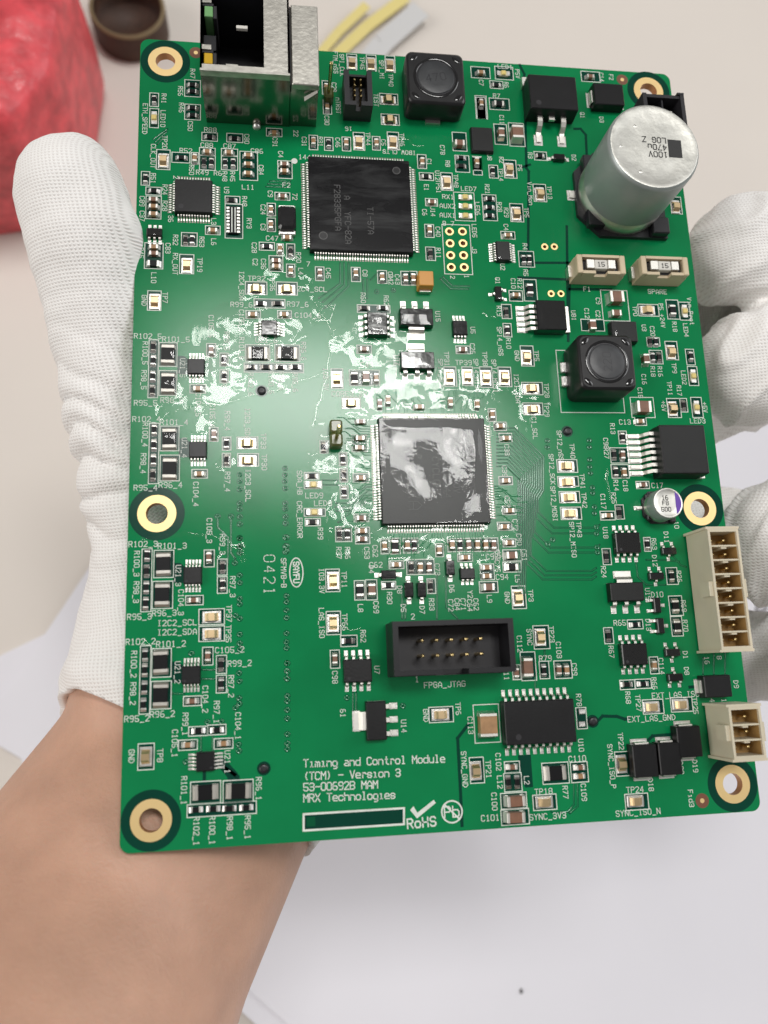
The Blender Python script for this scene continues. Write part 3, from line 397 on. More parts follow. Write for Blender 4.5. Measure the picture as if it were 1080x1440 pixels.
GROUND = {
'sheet_m': [(-52.16,-137.66), (133.74,-304.98), (297.13,-202.16), (84.8,-2.15)],
'sheet_n': [(-54.87,-143.44), (125.42,-311.18), (282.1,-212.47), (89.52,-13.32)],
'sheet_c': [(122.97,-108.55), (212.47,-119.16), (255.58,52.3), (135.87,57.64)],
'sheet_a': [(-109.12,-31.63), (-129.51,-63.74), (-45.22,-116.27), (-23.07,-71.22), (-87.78,3.29)],
'sheet_b': [(-158.93,-55.5), (-109.12,-31.63), (-76.56,-59.15), (-113.02,-77.16), (-123,-59.19), (-143.26,-89.96)],
'bag': [(-167.59,218.42), (-95.19,186.98), (-99.62,143.33), (-111.85,122.01), (-158.21,113.09)],
'tube': [(-86.25,212.45), (-71.53,213.75)],
'yel': [(28.34,237.12), (11.08,221.5), (-4.2,204.8), (-13.22,190.71)],
'yel2': [(10.83,230.45), (-1.31,217.34), (-9.67,206.51)],
'clr': [(34.15,229.62), (17.15,212.69), (0.53,189.77)],
'speck': [(49.92,-156.11)],
'mark': [(151.71,-23.93), (153.65,-27.33), (156.32,-25.44), (153.89,-32.05), (157.94,-31.06), (161.46,-23.33), (158.23,-20.44)],
'mark2': [(152.76,-46.55), (154.74,-49.34), (157.62,-45.9)],
'mark3': [(149.46,-27.21), (144.28,-43.55), (147.6,-51.78), (159.89,-58.97)]}

# ------------------------------------------------------------------ materials
MAT = {}
def principled(name, colour, rough=0.5, metal=0.0, coat=0.0, spec=0.5, bump=None, vary=None, **kw):
    m = bpy.data.materials.new(name); m.use_nodes = True
    nt = m.node_tree; b = nt.nodes['Principled BSDF']
    b.inputs['Base Color'].default_value = (*colour, 1)
    b.inputs['Roughness'].default_value = rough; b.inputs['Metallic'].default_value = metal
    b.inputs['Coat Weight'].default_value = coat; b.inputs['Coat Roughness'].default_value = 0.12
    b.inputs['Specular IOR Level'].default_value = spec
    for k, v in kw.items(): b.inputs[k.replace('_', ' ')].default_value = v
    tc = nt.nodes.new('ShaderNodeTexCoord')
    if vary:                                        # (scale per metre, amount)
        n = nt.nodes.new('ShaderNodeTexNoise'); n.inputs['Scale'].default_value = vary[0]; n.inputs['Detail'].default_value = 5
        nt.links.new(tc.outputs['Object'], n.inputs['Vector'])
        r = nt.nodes.new('ShaderNodeValToRGB')
        a = vary[1]
        r.color_ramp.elements[0].position = 0.3; r.color_ramp.elements[1].position = 0.7
        r.color_ramp.elements[0].color = (*[c * (1 - a) for c in colour], 1)
        r.color_ramp.elements[1].color = (*[min(1, c * (1 + a)) for c in colour], 1)
        nt.links.new(n.outputs['Fac'], r.inputs['Fac']); nt.links.new(r.outputs['Color'], b.inputs['Base Color'])
    if bump:                                        # (scale, distance mm, strength)
        n = nt.nodes.new('ShaderNodeTexNoise'); n.inputs['Scale'].default_value = bump[0]; n.inputs['Detail'].default_value = 3
        nt.links.new(tc.outputs['Object'], n.inputs['Vector'])
        bp = nt.nodes.new('ShaderNodeBump'); bp.inputs['Distance'].default_value = bump[1] * MM; bp.inputs['Strength'].default_value = bump[2]
        nt.links.new(n.outputs['Fac'], bp.inputs['Height']); nt.links.new(bp.outputs['Normal'], b.inputs['Normal'])
        if coat: nt.links.new(bp.outputs['Normal'], b.inputs['Coat Normal'])
    MAT[name] = m
    return m
def mask_paint(name, colour, rough):
    m = bpy.data.materials.new(name); m.use_nodes = True; nt = m.node_tree; nt.nodes.clear()
    o = nt.nodes.new('ShaderNodeOutputMaterial'); mix = nt.nodes.new('ShaderNodeMixShader')
    df = nt.nodes.new('ShaderNodeBsdfDiffuse'); gl = nt.nodes.new('ShaderNodeBsdfGlossy'); gl.distribution = 'BECKMANN'; gl.inputs['Roughness'].default_value = rough
    fr = nt.nodes.new('ShaderNodeFresnel'); fr.inputs['IOR'].default_value = 1.48
    tc = nt.nodes.new('ShaderNodeTexCoord'); n = nt.nodes.new('ShaderNodeTexNoise'); n.inputs['Scale'].default_value = 70; n.inputs['Detail'].default_value = 5
    nt.links.new(tc.outputs['Object'], n.inputs['Vector'])
    r = nt.nodes.new('ShaderNodeValToRGB'); r.color_ramp.elements[0].position = 0.3; r.color_ramp.elements[1].position = 0.7
    r.color_ramp.elements[0].color = (*[c*0.9 for c in colour], 1); r.color_ramp.elements[1].color = (*[c*1.1 for c in colour], 1)
    nt.links.new(n.outputs['Fac'], r.inputs['Fac']); nt.links.new(r.outputs['Color'], df.inputs['Color'])
    n2 = nt.nodes.new('ShaderNodeTexNoise'); n2.inputs['Scale'].default_value = 1400; n2.inputs['Detail'].default_value = 2; nt.links.new(tc.outputs['Object'], n2.inputs['Vector'])
    bp = nt.nodes.new('ShaderNodeBump'); bp.inputs['Distance'].default_value = 0.00001; bp.inputs['Strength'].default_value = 0.35; nt.links.new(n2.outputs['Fac'], bp.inputs['Height'])
    nt.links.new(bp.outputs['Normal'], gl.inputs['Normal'])
    nt.links.new(fr.outputs[0], mix.inputs[0]); nt.links.new(df.outputs[0], mix.inputs[1]); nt.links.new(gl.outputs[0], mix.inputs[2]); nt.links.new(mix.outputs[0], o.inputs['Surface'])
    MAT[name] = m
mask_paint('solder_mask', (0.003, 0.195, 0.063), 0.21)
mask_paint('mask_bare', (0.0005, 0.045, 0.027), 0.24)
mask_paint('mask_trace', (0.001, 0.085, 0.034), 0.24)
principled('mask_ridge', (0.002, 0.178, 0.060), 0.12, coat=0.6, spec=0.6)
principled('fr4_edge', (0.10, 0.17, 0.05), 0.7, vary=(300, 0.3))
principled('silk', (0.66, 0.70, 0.64), 0.6, vary=(500, 0.12))
principled('gold', (0.93, 0.69, 0.33), 0.42, 0.8, bump=(900, 0.01, 0.3))
principled('gold_pin', (0.80, 0.62, 0.30), 0.25, 1.0)
principled('barrel', (0.45, 0.22, 0.09), 0.4, 0.6)
principled('copper_bare', (0.16, 0.06, 0.03), 0.5)
principled('solder', (0.74, 0.73, 0.70), 0.36, 1.0, bump=(1600, 0.05, 0.8))
principled('tin', (0.76, 0.74, 0.69), 0.40, 1.0, bump=(1200, 0.02, 0.5))
principled('tin_dull', (0.50, 0.48, 0.44), 0.45, 1.0, bump=(1200, 0.03, 0.6))
principled('dark_solder', (0.20, 0.19, 0.17), 0.35, 0.9, bump=(1500, 0.05, 0.8))
principled('bronze', (0.70, 0.53, 0.31), 0.33, 1.0, bump=(900, 0.02, 0.5))
principled('cap_tan', (0.34, 0.19, 0.085), 0.45, coat=0.3, vary=(900, 0.2))
principled('cap_brown', (0.20, 0.095, 0.055), 0.45, coat=0.3, vary=(700, 0.2))
principled('cap_grey', (0.30, 0.27, 0.24), 0.5)
principled('resistor_black', (0.006, 0.006, 0.007), 0.4, spec=0.2)
principled('epoxy', (0.007, 0.007, 0.008), 0.34, spec=0.35, bump=(2500, 0.02, 0.6), vary=(150, 0.25))
principled('epoxy_gloss', (0.006, 0.006, 0.007), 0.12, coat=0.6, bump=(260, 0.14, 0.45))
def wiped():
    m = principled('epoxy_wiped', (0.006, 0.006, 0.007), 0.22, spec=0.22); nt = m.node_tree; b = nt.nodes['Principled BSDF']
    tc = nt.nodes.new('ShaderNodeTexCoord'); mp = nt.nodes.new('ShaderNodeMapping'); mp.inputs['Rotation'].default_value = (0, 0, 0.25); mp.inputs['Scale'].default_value = (60, 260, 100)
    n = nt.nodes.new('ShaderNodeTexNoise'); n.inputs['Scale'].default_value = 1.0; n.inputs['Detail'].default_value = 6; n.inputs['Roughness'].default_value = 0.65; n.inputs['Distortion'].default_value = 0.5
    nt.links.new(tc.outputs['Object'], mp.inputs['Vector']); nt.links.new(mp.outputs['Vector'], n.inputs['Vector'])
    r = nt.nodes.new('ShaderNodeValToRGB'); r.color_ramp.elements[0].position = 0.46; r.color_ramp.elements[1].position = 0.66
    r.color_ramp.elements[0].color = (0.005, 0.005, 0.006, 1); r.color_ramp.elements[1].color = (0.036, 0.037, 0.038, 1)
    nt.links.new(n.outputs['Fac'], r.inputs['Fac']); nt.links.new(r.outputs['Color'], b.inputs['Base Color'])
wiped()
principled('epoxy_mark', (0.06, 0.06, 0.06), 0.5)
principled('ferrite', (0.009, 0.009, 0.010), 0.36, spec=0.35, coat=0.25, bump=(600, 0.03, 0.5), vary=(200, 0.3))
principled('ferrite_core', (0.028, 0.030, 0.033), 0.40, bump=(900, 0.04, 0.6), vary=(400, 0.25))
principled('plastic_black', (0.013, 0.013, 0.016), 0.35, bump=(1500, 0.02, 0.3))
principled('plastic_grey', (0.022, 0.021, 0.024), 0.45, spec=0.35, bump=(900, 0.02, 0.3))
principled('plastic_shell', (0.010, 0.010, 0.012), 0.40, spec=0.3, bump=(900, 0.02, 0.3))
principled('plastic_cream', (0.60, 0.53, 0.39), 0.45, vary=(120, 0.06), Subsurface_Weight=0.08)
principled('amber_shade', (0.36, 0.215, 0.075), 0.4)  # cream plastic as it looks in shade, for the connector pockets
principled('plastic_beige', (0.56, 0.46, 0.31), 0.45, vary=(200, 0.08))
principled('jumper_olive', (0.10, 0.115, 0.03), 0.3, coat=0.3, Transmission_Weight=0.15)
principled('ceramic_white', (0.62, 0.60, 0.55), 0.4)
principled('led_yellow', (0.72, 0.57, 0.20), 0.3, coat=0.5)
principled('led_white', (0.62, 0.58, 0.45), 0.4)
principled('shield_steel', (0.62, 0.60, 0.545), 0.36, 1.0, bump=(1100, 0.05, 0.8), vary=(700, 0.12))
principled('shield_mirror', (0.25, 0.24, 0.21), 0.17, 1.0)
principled('can_top', (0.63, 0.625, 0.58), 0.42, 1.0, bump=(480, 0.10, 0.8), vary=(330, 0.13))
principled('can_side', (0.33, 0.365, 0.355), 0.36, 0.35, bump=(200, 0.03, 0.4), vary=(80, 0.10))
principled('can_print', (0.015, 0.015, 0.015), 0.6)
principled('purple', (0.12, 0.04, 0.36), 0.5)
principled('tantalum', (0.55, 0.25, 0.035), 0.4, coat=0.2)
principled('led_pipe_yellow', (0.55, 0.33, 0.01), 0.3, coat=0.5)
principled('led_pipe_green', (0.16, 0.36, 0.14), 0.3, coat=0.5)
principled('skin', (0.54, 0.315, 0.220), 0.52, vary=(110, 0.10), bump=(1500, 0.16, 0.7), Subsurface_Weight=0.12, Subsurface_Scale=0.004)
principled('paper', (0.78, 0.77, 0.82), 0.85, vary=(12, 0.02))
principled('paper_edge', (0.60, 0.58, 0.60), 0.85)
principled('pencil', (0.22, 0.21, 0.22), 0.8)
principled('crumb', (0.03, 0.025, 0.02), 0.7)
principled('table_laminate', (0.70, 0.645, 0.59), 0.55, vary=(9, 0.025), bump=(400, 0.05, 0.15))
principled('red_film', (0.66, 0.070, 0.085), 0.45, coat=0.1, vary=(150, 0.30), bump=(140, 1.2, 0.9))
principled('cardboard_dark', (0.060, 0.026, 0.014), 0.6, vary=(200, 0.25))
principled('cardboard_rim', (0.20, 0.145, 0.075), 0.7)
principled('yellow_tape', (0.74, 0.63, 0.24), 0.5)
principled('clear_film', (0.62, 0.62, 0.62), 0.3, coat=0.5)

def gel_material(name, rough, bump_mm, ior):
    m = bpy.data.materials.new(name); m.use_nodes = True; nt = m.node_tree; nt.nodes.clear()
    o = nt.nodes.new('ShaderNodeOutputMaterial'); mix = nt.nodes.new('ShaderNodeMixShader')
    tr = nt.nodes.new('ShaderNodeBsdfTransparent'); tr.inputs[0].default_value = (0.99, 1.0, 0.99, 1)
    gl = nt.nodes.new('ShaderNodeBsdfGlossy'); gl.distribution = 'BECKMANN'; gl.inputs['Roughness'].default_value = rough
    fr = nt.nodes.new('ShaderNodeFresnel'); fr.inputs['IOR'].default_value = ior
    tc = nt.nodes.new('ShaderNodeTexCoord'); n = nt.nodes.new('ShaderNodeTexNoise'); n.inputs['Scale'].default_value = 900
    nt.links.new(tc.outputs['Object'], n.inputs['Vector'])
    bp = nt.nodes.new('ShaderNodeBump'); bp.inputs['Distance'].default_value = bump_mm*MM; bp.inputs['Strength'].default_value = 0.5
    nt.links.new(n.outputs['Fac'], bp.inputs['Height']); nt.links.new(bp.outputs['Normal'], gl.inputs['Normal']); nt.links.new(bp.outputs['Normal'], fr.inputs['Normal'])
    ge = nt.nodes.new('ShaderNodeNewGeometry'); iv = nt.nodes.new('ShaderNodeMath'); iv.operation = 'SUBTRACT'; iv.inputs[0].default_value = 1.0
    mu = nt.nodes.new('ShaderNodeMath'); mu.operation = 'MULTIPLY'
    nt.links.new(ge.outputs['Backfacing'], iv.inputs[1]); nt.links.new(iv.outputs[0], mu.inputs[0]); nt.links.new(fr.outputs[0], mu.inputs[1])
    nt.links.new(mu.outputs[0], mix.inputs[0]); nt.links.new(tr.outputs[0], mix.inputs[1]); nt.links.new(gl.outputs[0], mix.inputs[2])
    nt.links.new(mix.outputs[0], o.inputs['Surface'])
    MAT[name] = m
gel_material('gel', 0.095, 0.015, 1.45)
gel_material('gel_chip', 0.085, 0.06, 1.38)

def knit_material():
    m = principled('knit_cotton', (0.74, 0.70, 0.66), 0.9, Sheen_Weight=0.2)
    nt = m.node_tree; b = nt.nodes['Principled BSDF']
    at = nt.nodes.new('ShaderNodeAttribute'); at.attribute_name = 'weave'
    sep = nt.nodes.new('ShaderNodeSeparateXYZ'); nt.links.new(at.outputs['Vector'], sep.inputs[0])
    def mth(op, a, b_):
        n = nt.nodes.new('ShaderNodeMath'); n.operation = op
        for i, v in enumerate((a, b_)):
            if v is None: continue
            if isinstance(v, (int, float)): n.inputs[i].default_value = v
            else: nt.links.new(v, n.inputs[i])
        return n.outputs[0]
    nz = nt.nodes.new('ShaderNodeTexNoise'); nz.inputs['Scale'].default_value = 160
    tc = nt.nodes.new('ShaderNodeTexCoord'); nt.links.new(tc.outputs['Object'], nz.inputs['Vector'])
    wob = mth('MULTIPLY', nz.outputs['Fac'], 1.1)
    u = mth('ADD', mth('MULTIPLY', sep.outputs[0], 2 * PI / 0.74), wob)     # wales across, mm
    v = mth('ADD', mth('MULTIPLY', sep.outputs[1], 2 * PI / 0.62), wob)     # courses along, mm
    su = mth('SINE', u, None); sv = mth('SINE', mth('ADD', v, mth('MULTIPLY', su, 0.9)), None)
    h = mth('ADD', mth('MULTIPLY', mth('MULTIPLY', su, sv), 0.5), mth('MULTIPLY', sv, 0.5))
    bp = nt.nodes.new('ShaderNodeBump'); bp.inputs['Distance'].default_value = 0.00014; bp.inputs['Strength'].default_value = 0.55
    nt.links.new(h, bp.inputs['Height']); nt.links.new(bp.outputs['Normal'], b.inputs['Normal'])
    r = nt.nodes.new('ShaderNodeValToRGB'); r.color_ramp.elements[0].position = 0.0; r.color_ramp.elements[1].position = 0.55
    r.color_ramp.elements[0].color = (0.72, 0.675, 0.645, 1); r.color_ramp.elements[1].color = (0.89, 0.875, 0.855, 1)
    nt.links.new(mth('ADD', mth('MULTIPLY', h, 0.5), 0.5), r.inputs['Fac']); nt.links.new(r.outputs['Color'], b.inputs['Base Color'])
knit_material()

# ------------------------------------------------------------------ mesh helpers (all lengths in millimetres)
class MB:
    def __init__(self): self.v = []; self.f = []; self.m = []; self.names = []; self.sm = []
    def mi(self, mat):
        if mat not in self.names: self.names.append(mat)
        return self.names.index(mat)
    def add(self, vs, fs, mat, smooth=False):
        b = len(self.v); i = self.mi(mat); self.v += [tuple(p) for p in vs]
        for f in fs: self.f.append(tuple(b + k for k in f)); self.m.append(i); self.sm.append(smooth)
        return self
    def box(self, x0, x1, y0, y1, z0, z1, mat, top=None):
        vs = [(x0,y0,z0),(x1,y0,z0),(x1,y1,z0),(x0,y1,z0),(x0,y0,z1),(x1,y0,z1),(x1,y1,z1),(x0,y1,z1)]
        self.add(vs, [(0,3,2,1),(0,1,5,4),(1,2,6,5),(2,3,7,6),(3,0,4,7)], mat)
        b = len(self.v) - 8
        self.f.append((b+4,b+5,b+6,b+7)); self.m.append(self.mi(top or mat)); self.sm.append(False)
        return self
    def cbox(self, cx, cy, sx, sy, z0, z1, ch, mat, top=None, taper=0.0):
        """box with chamfered top edge and chamfered vertical corners; taper pulls the top in"""
        def ring(hx, hy, c, z): return [(cx-hx+c,cy-hy,z),(cx+hx-c,cy-hy,z),(cx+hx,cy-hy+c,z),(cx+hx,cy+hy-c,z),(cx+hx-c,cy+hy,z),(cx-hx+c,cy+hy,z),(cx-hx,cy+hy-c,z),(cx-hx,cy-hy+c,z)]
        hx, hy = sx/2, sy/2
        vs = ring(hx, hy, ch, z0) + ring(hx-taper, hy-taper, ch, z1-ch) + ring(hx-taper-ch, hy-taper-ch, ch*0.5, z1)
        fs = [tuple(range(7,-1,-1))]
        for r in (0, 8):
            for k in range(8): fs.append((r+k, r+(k+1)%8, r+8+(k+1)%8, r+8+k))
        self.add(vs, fs, mat); b = len(self.v) - 24
        self.f.append(tuple(b+16+k for k in range(8))); self.m.append(self.mi(top or mat)); self.sm.append(False)
        return self
    def prism(self, pts, z0, z1, mat, top=None):
        n = len(pts)
        self.add([(x,y,z0) for x,y in pts] + [(x,y,z1) for x,y in pts], [tuple(range(n-1,-1,-1))] + [(k,(k+1)%n,n+(k+1)%n,n+k) for k in range(n)], mat)
        b = len(self.v) - 2*n
        self.f.append(tuple(b+n+k for k in range(n))); self.m.append(self.mi(top or mat)); self.sm.append(False)
        return self
    def lathe(self, prof, mat, n=24, cx=0, cy=0, smooth=True, closed=False):
        """prof: list of (r, z)"""
        vs = []; fs = []
        for r, z in prof:
            for k in range(n): a = 2*PI*k/n; vs.append((cx+r*math.cos(a), cy+r*math.sin(a), z))
        for j in range(len(prof)-1):
            for k in range(n): fs.append((j*n+k, j*n+(k+1)%n, (j+1)*n+(k+1)%n, (j+1)*n+k))
        self.add(vs, fs, mat, smooth)
        return self
    def disc(self, r, z, mat, n=24, cx=0, cy=0):
        return self.add([(cx+r*math.cos(2*PI*k/n), cy+r*math.sin(2*PI*k/n), z) for k in range(n)], [tuple(range(n))], mat)
    def annulus(self, r0, r1, z, mat, n=28, cx=0, cy=0): return self.lathe([(r1, z), (r0, z)], mat, n, cx, cy, False)
    def ribbon(self, pts, w, z, mat, closed=False):
        ps = [Vector(p) for p in pts]
        if closed: ps = ps + [ps[0]]
        for i in range(len(ps)-1):
            d = ps[i+1]-ps[i]
            if d.length < 1e-6: continue
            d.normalize(); n = Vector((-d.y, d.x)) * (w/2); e = d * (w/2)
            a, b = ps[i]-e, ps[i+1]+e; zz = z + 0.002*(i % 2)
            self.add([(a.x-n.x,a.y-n.y,zz),(b.x-n.x,b.y-n.y,zz),(b.x+n.x,b.y+n.y,zz),(a.x+n.x,a.y+n.y,zz)], [(0,1,2,3)], mat)
        return self
    def strip(self, path, w, th, mat, axis='y'):
        """bent strip: path of (x, z) swept along y with width w"""
        n = len(path); vs = []; fs = []
        for i, (x, z) in enumerate(path):
            p, q = path[max(0,i-1)], path[min(n-1,i+1)]
            dx, dz = q[0]-p[0], q[1]-p[1]; l = math.hypot(dx, dz) or 1
            nx, nz = -dz/l*th/2, dx/l*th/2
            for s in (-1, 1): vs += [(x+nx, s*w/2, z+nz), (x-nx, s*w/2, z-nz)]
        for i in range(n-1):
            a, b = 4*i, 4*i+4
            fs += [(a,b,b+2,a+2),(a+1,a+3,b+3,b+1),(a,a+1,b+1,b),(a+2,b+2,b+3,a+3)]
        fs += [(0,2,3,1), (4*n-4,4*n-3,4*n-1,4*n-2)]
        return self.add(vs, fs, mat)
    def merge(self, other, M):
        """append another builder through a 4x4 matrix"""
        for f, mi, s in zip(other.f, other.m, other.sm): pass
        b = len(self.v); self.v += [tuple(M @ Vector(p)) for p in other.v]
        for f, mi, s in zip(other.f, other.m, other.sm):
            self.f.append(tuple(b+k for k in f)); self.m.append(self.mi(other.names[mi])); self.sm.append(s)
        return self
    def mesh(self, name):
        me = bpy.data.meshes.new(name)
        me.from_pydata([(x*MM, y*MM, z*MM) for x, y, z in self.v], [], self.f)
        for n in self.names: me.materials.append(MAT[n])
        me.polygons.foreach_set('material_index', self.m); me.polygons.foreach_set('use_smooth', self.sm)
        me.update()
        return me

def put(name, mesh, parent=None, loc=(0, 0, 0), rz=0.0, label=None, kind=None):
    if isinstance(mesh, MB): mesh = mesh.mesh(name)
    o = bpy.data.objects.new(name, mesh); col.objects.link(o)
    o.parent = parent
    o.location = (loc[0]*MM, loc[1]*MM, loc[2]*MM); o.rotation_euler = (0, 0, rz)
    if label: o['label'] = label
    if kind: o['kind'] = kind
    return o
def empty(name, loc=(0, 0, 0), parent=None):
    o = bpy.data.objects.new(name, None); col.objects.link(o); o.empty_display_size = 0.01; o.location = loc; o.parent = parent
    return o
def tag(o, label, cat, group=None):
    o['label'] = label; o['category'] = cat
    if group: o['group'] = group
    return o

# ------------------------------------------------------------------ the setting: table top and what lies on it
def ground_at(p): return (p[0]*MM, p[1]*MM)
tb = MB().box(-900, 900, -900, 900, -30, 0, 'table_laminate')
table = put('table', tb); table['kind'] = 'structure'; table['label'] = 'pale beige laminate table top under the papers'

def sheet(key, z, label, th=0.9):
    pts = GROUND[key]
    c = [sum(p[i] for p in pts)/len(pts) for i in (0, 1)]
    area = sum(pts[i][0]*pts[(i+1)%len(pts)][1]-pts[(i+1)%len(pts)][0]*pts[i][1] for i in range(len(pts)))
    if area < 0: pts = pts[::-1]
    b = MB().prism([(p[0]-c[0], p[1]-c[1]) for p in pts], 0, th, 'paper')
    o = put('paper_sheet', b, None, (c[0], c[1], z)); tag(o, label, 'paper', 'loose paper sheets on the table')
    return o
sheet('sheet_b', 0.0, 'white paper sheet lying beside the bare forearm, its slanted edge on the table')
sheet('sheet_a', 0.95, 'lavender white paper sheet shaded by the gloved thumb')
sheet('sheet_c', 1.9, 'white paper sheet with grey pencil marks under the curled fingers')
sheet('sheet_n', 2.85, 'white paper sheet whose edge peeks out from beneath the large blank one')
sheet('sheet_m', 3.8, 'large blank white paper sheet lying below the green circuit board')
pm = MB()
for k in ('mark', 'mark2', 'mark3'): pm.ribbon(GROUND[k], 1.3 if k != 'mark3' else 0.5, 0.0, 'pencil')
pk = put('pencil_sketch', pm, None, (0, 0, 2.83)); tag(pk, 'grey pencil strokes drawn on paper beside the cream connectors', 'drawing')
sp = MB(); sp.lathe([(0.1,0.0),(1.0,0.2),(0.8,0.7),(0.05,0.9)], 'crumb', 7)
so = put('crumb', sp, None, (GROUND['speck'][0][0], GROUND['speck'][0][1], 4.68)); so.scale = (0.5, 0.9, 0.8); tag(so, 'tiny dark crumb on the blank paper sheet', 'crumb')

def bag():
    pts = GROUND['bag']; n = len(pts); c = Vector((sum(p[0] for p in pts)/n, sum(p[1] for p in pts)/n))
    # resample the outline, then stack rings that bulge like a stuffed pouch
    out = []
    for i in range(n):
        a, b = Vector(pts[i]), Vector(pts[(i+1)%n])
        for k in range(14): out.append(a.lerp(b, k/14))
    for _ in range(3): out = [(out[i-1]+out[i]*2+out[(i+1)%len(out)])/4 for i in range(len(out))]
    m = len(out); vs = []; fs = []
    prof = [(0.97, 0), (1.02, 6), (1.03, 20), (1.02, 38), (1.0, 50), (0.975, 56), (0.93, 58.5), (0.8, 60), (0.6, 61), (0.4, 61.5), (0.2, 61), (0.05, 61)]
    for s, z in prof:
        for p in out:
            q = (p-c)*s
            w = noise.noise(Vector((q.x*0.05, q.y*0.05, z*0.04)))*2.2 + noise.noise(Vector((q.x*0.16, q.y*0.16, z*0.1)))*0.9
            vs.append((q.x, q.y, z + (w if z > 1 else 0)))
    for j in range(len(prof)-1):
        for k in range(m): fs.append((j*m+k, j*m+(k+1)%m, (j+1)*m+(k+1)%m, (j+1)*m+k))
    fs.append(tuple((len(prof)-1)*m+k for k in range(m))); 
    area = sum(out[i].x*out[(i+1)%m].y-out[(i+1)%m].x*out[i].y for i in range(m))
    if area < 0: fs = [f[::-1] for f in fs]
    b = MB().add(vs, fs, 'red_film', True)
    return put('padded_bag', b, None, (c.x, c.y, 0))
tag(bag(), 'red padded plastic pouch standing behind the white gloved thumb', 'bag')
tc, te = GROUND['tube']; tr = te[0]-tc[0]
tu = empty('tape_core', (tc[0]*MM, tc[1]*MM, 0)); tag(tu, 'short dark brown cardboard tape core beside the red pouch', 'tape core')
put('tube_wall', MB().lathe([(tr,0),(tr,12)], 'cardboard_dark', 40).lathe([(tr-1.6,12),(tr-1.6,2),(0.1,2)], 'cardboard_dark', 40), tu)
put('rim', MB().lathe([(tr,12),(tr-0.4,13),(tr-1.2,13),(tr-1.6,12)], 'cardboard_rim', 40), tu)
def lying_strip(name, key, w, z, mat, th, label, cat):
    b = MB(); P = GROUND[key]
    for i in range(len(P)-1):
        a, c = Vector(P[i]), Vector(P[i+1]); d = (c-a).normalized(); n = Vector((-d.y, d.x))*w/2
        z0, z1 = z*(1-i/len(P)), z*(1-(i+1)/len(P))
        b.add([(a.x-n.x,a.y-n.y,z0),(c.x-n.x,c.y-n.y,z1),(c.x+n.x,c.y+n.y,z1),(a.x+n.x,a.y+n.y,z0),(a.x-n.x,a.y-n.y,z0+th),(c.x-n.x,c.y-n.y,z1+th),(c.x+n.x,c.y+n.y,z1+th),(a.x+n.x,a.y+n.y,z0+th)],
              [(0,3,2,1),(4,5,6,7),(0,1,5,4),(2,3,7,6),(1,2,6,5),(3,0,4,7)], mat)
    return tag(put(name, b), label, cat)
lying_strip('yellow_strip', 'yel', 5.0, 2.5, 'yellow_tape', 0.4, 'yellow plastic strip lying behind the metal network jack', 'strip')
lying_strip('yellow_strip', 'yel2', 4.0, 3.5, 'yellow_tape', 0.4, 'short yellow plastic strip next to the network jack shield', 'strip')
lying_strip('clear_sleeve', 'clr', 9, 4, 'clear_film', 0.6, 'pale grey plastic sleeve alongside the yellow strip', 'sleeve')

# ------------------------------------------------------------------ circuit board: bare board
board = empty('circuit_board', (0, 0, ZB))
tag(board, 'green populated circuit board with white lettering held in a white gloved hand', 'circuit board')
TH = 1.6
HOLES = [(-BW/2+MARGIN, BH/2-MARGIN), (-BW/2+MARGIN, HOLE_ML_Y), (-BW/2+MARGIN, -BH/2+MARGIN), (BW/2-MARGIN, -BH/2+MARGIN), (BW/2-MARGIN, HOLE_MR_Y), AT['holeTR']]
hd = []
for r in range(4):
    for c in range(2):
        a0, a1, b0, b1 = [Vector(AT['hd%d' % k]) for k in range(4)]
        hd.append((a0.lerp(b0, r/3) if c == 0 else a1.lerp(b1, r/3)))
SMALL = [tuple(p) for p in hd]
PV = [AT['pv%d' % k] for k in range(4)]
PINHOLES = [AT[k] for k in ('pin_a', 'pin_b', 'pin_c', 'pin_d')]
def board_mesh():
    cu = bpy.data.curves.new('outline', 'CURVE'); cu.dimensions = '2D'; cu.fill_mode = 'BOTH'; cu.extrude = TH/2*MM
    def spline(pts):
        s = cu.splines.new('POLY'); s.points.add(len(pts)-1)
        for q, p in zip(s.points, pts): q.co = (p[0]*MM, p[1]*MM, 0, 1)
        s.use_cyclic_u = True
    r = 1.7; pts = []
    for cx, cy, a0 in ((BW/2-r, BH/2-r, 0), (-BW/2+r, BH/2-r, 90), (-BW/2+r, -BH/2+r, 180), (BW/2-r, -BH/2+r, 270)):
        for k in range(9): a = math.radians(a0+k*90/8); pts.append((cx+r*math.cos(a), cy+r*math.sin(a)))
    spline(pts)
    for lst, rad in ((HOLES, 1.95), (SMALL, 0.52), (PV, 0.38), (PINHOLES, 0.8)):
        for hx, hy in lst: spline([(hx+rad*math.cos(2*PI*k/28), hy+rad*math.sin(2*PI*k/28)) for k in range(28)])
    ob = bpy.data.objects.new('outline', cu); col.objects.link(ob)
    dg = bpy.context.evaluated_depsgraph_get(); me = bpy.data.meshes.new_from_object(ob.evaluated_get(dg))
    bpy.data.objects.remove(ob); bpy.data.curves.remove(cu)
    me.materials.clear(); me.materials.append(MAT['solder_mask']); me.materials.append(MAT['fr4_edge'])
    for p in me.polygons: p.material_index = 0 if abs(p.normal.z) > 0.5 else 1; p.use_smooth = False
    return me
put('bare_board', board_mesh(), board, (0, 0, -TH/2))
for i, (hx, hy) in enumerate(HOLES):
    b = MB().annulus(3.3, 4.75, 0.010, 'mask_bare', 48).annulus(1.86, 3.3, 0.045, 'gold', 48)
    b.lathe([(1.86, 0.045), (1.86, -TH-0.05)], 'barrel', 40)
    o = put('mounting_hole', b, board, (hx, hy, 0))
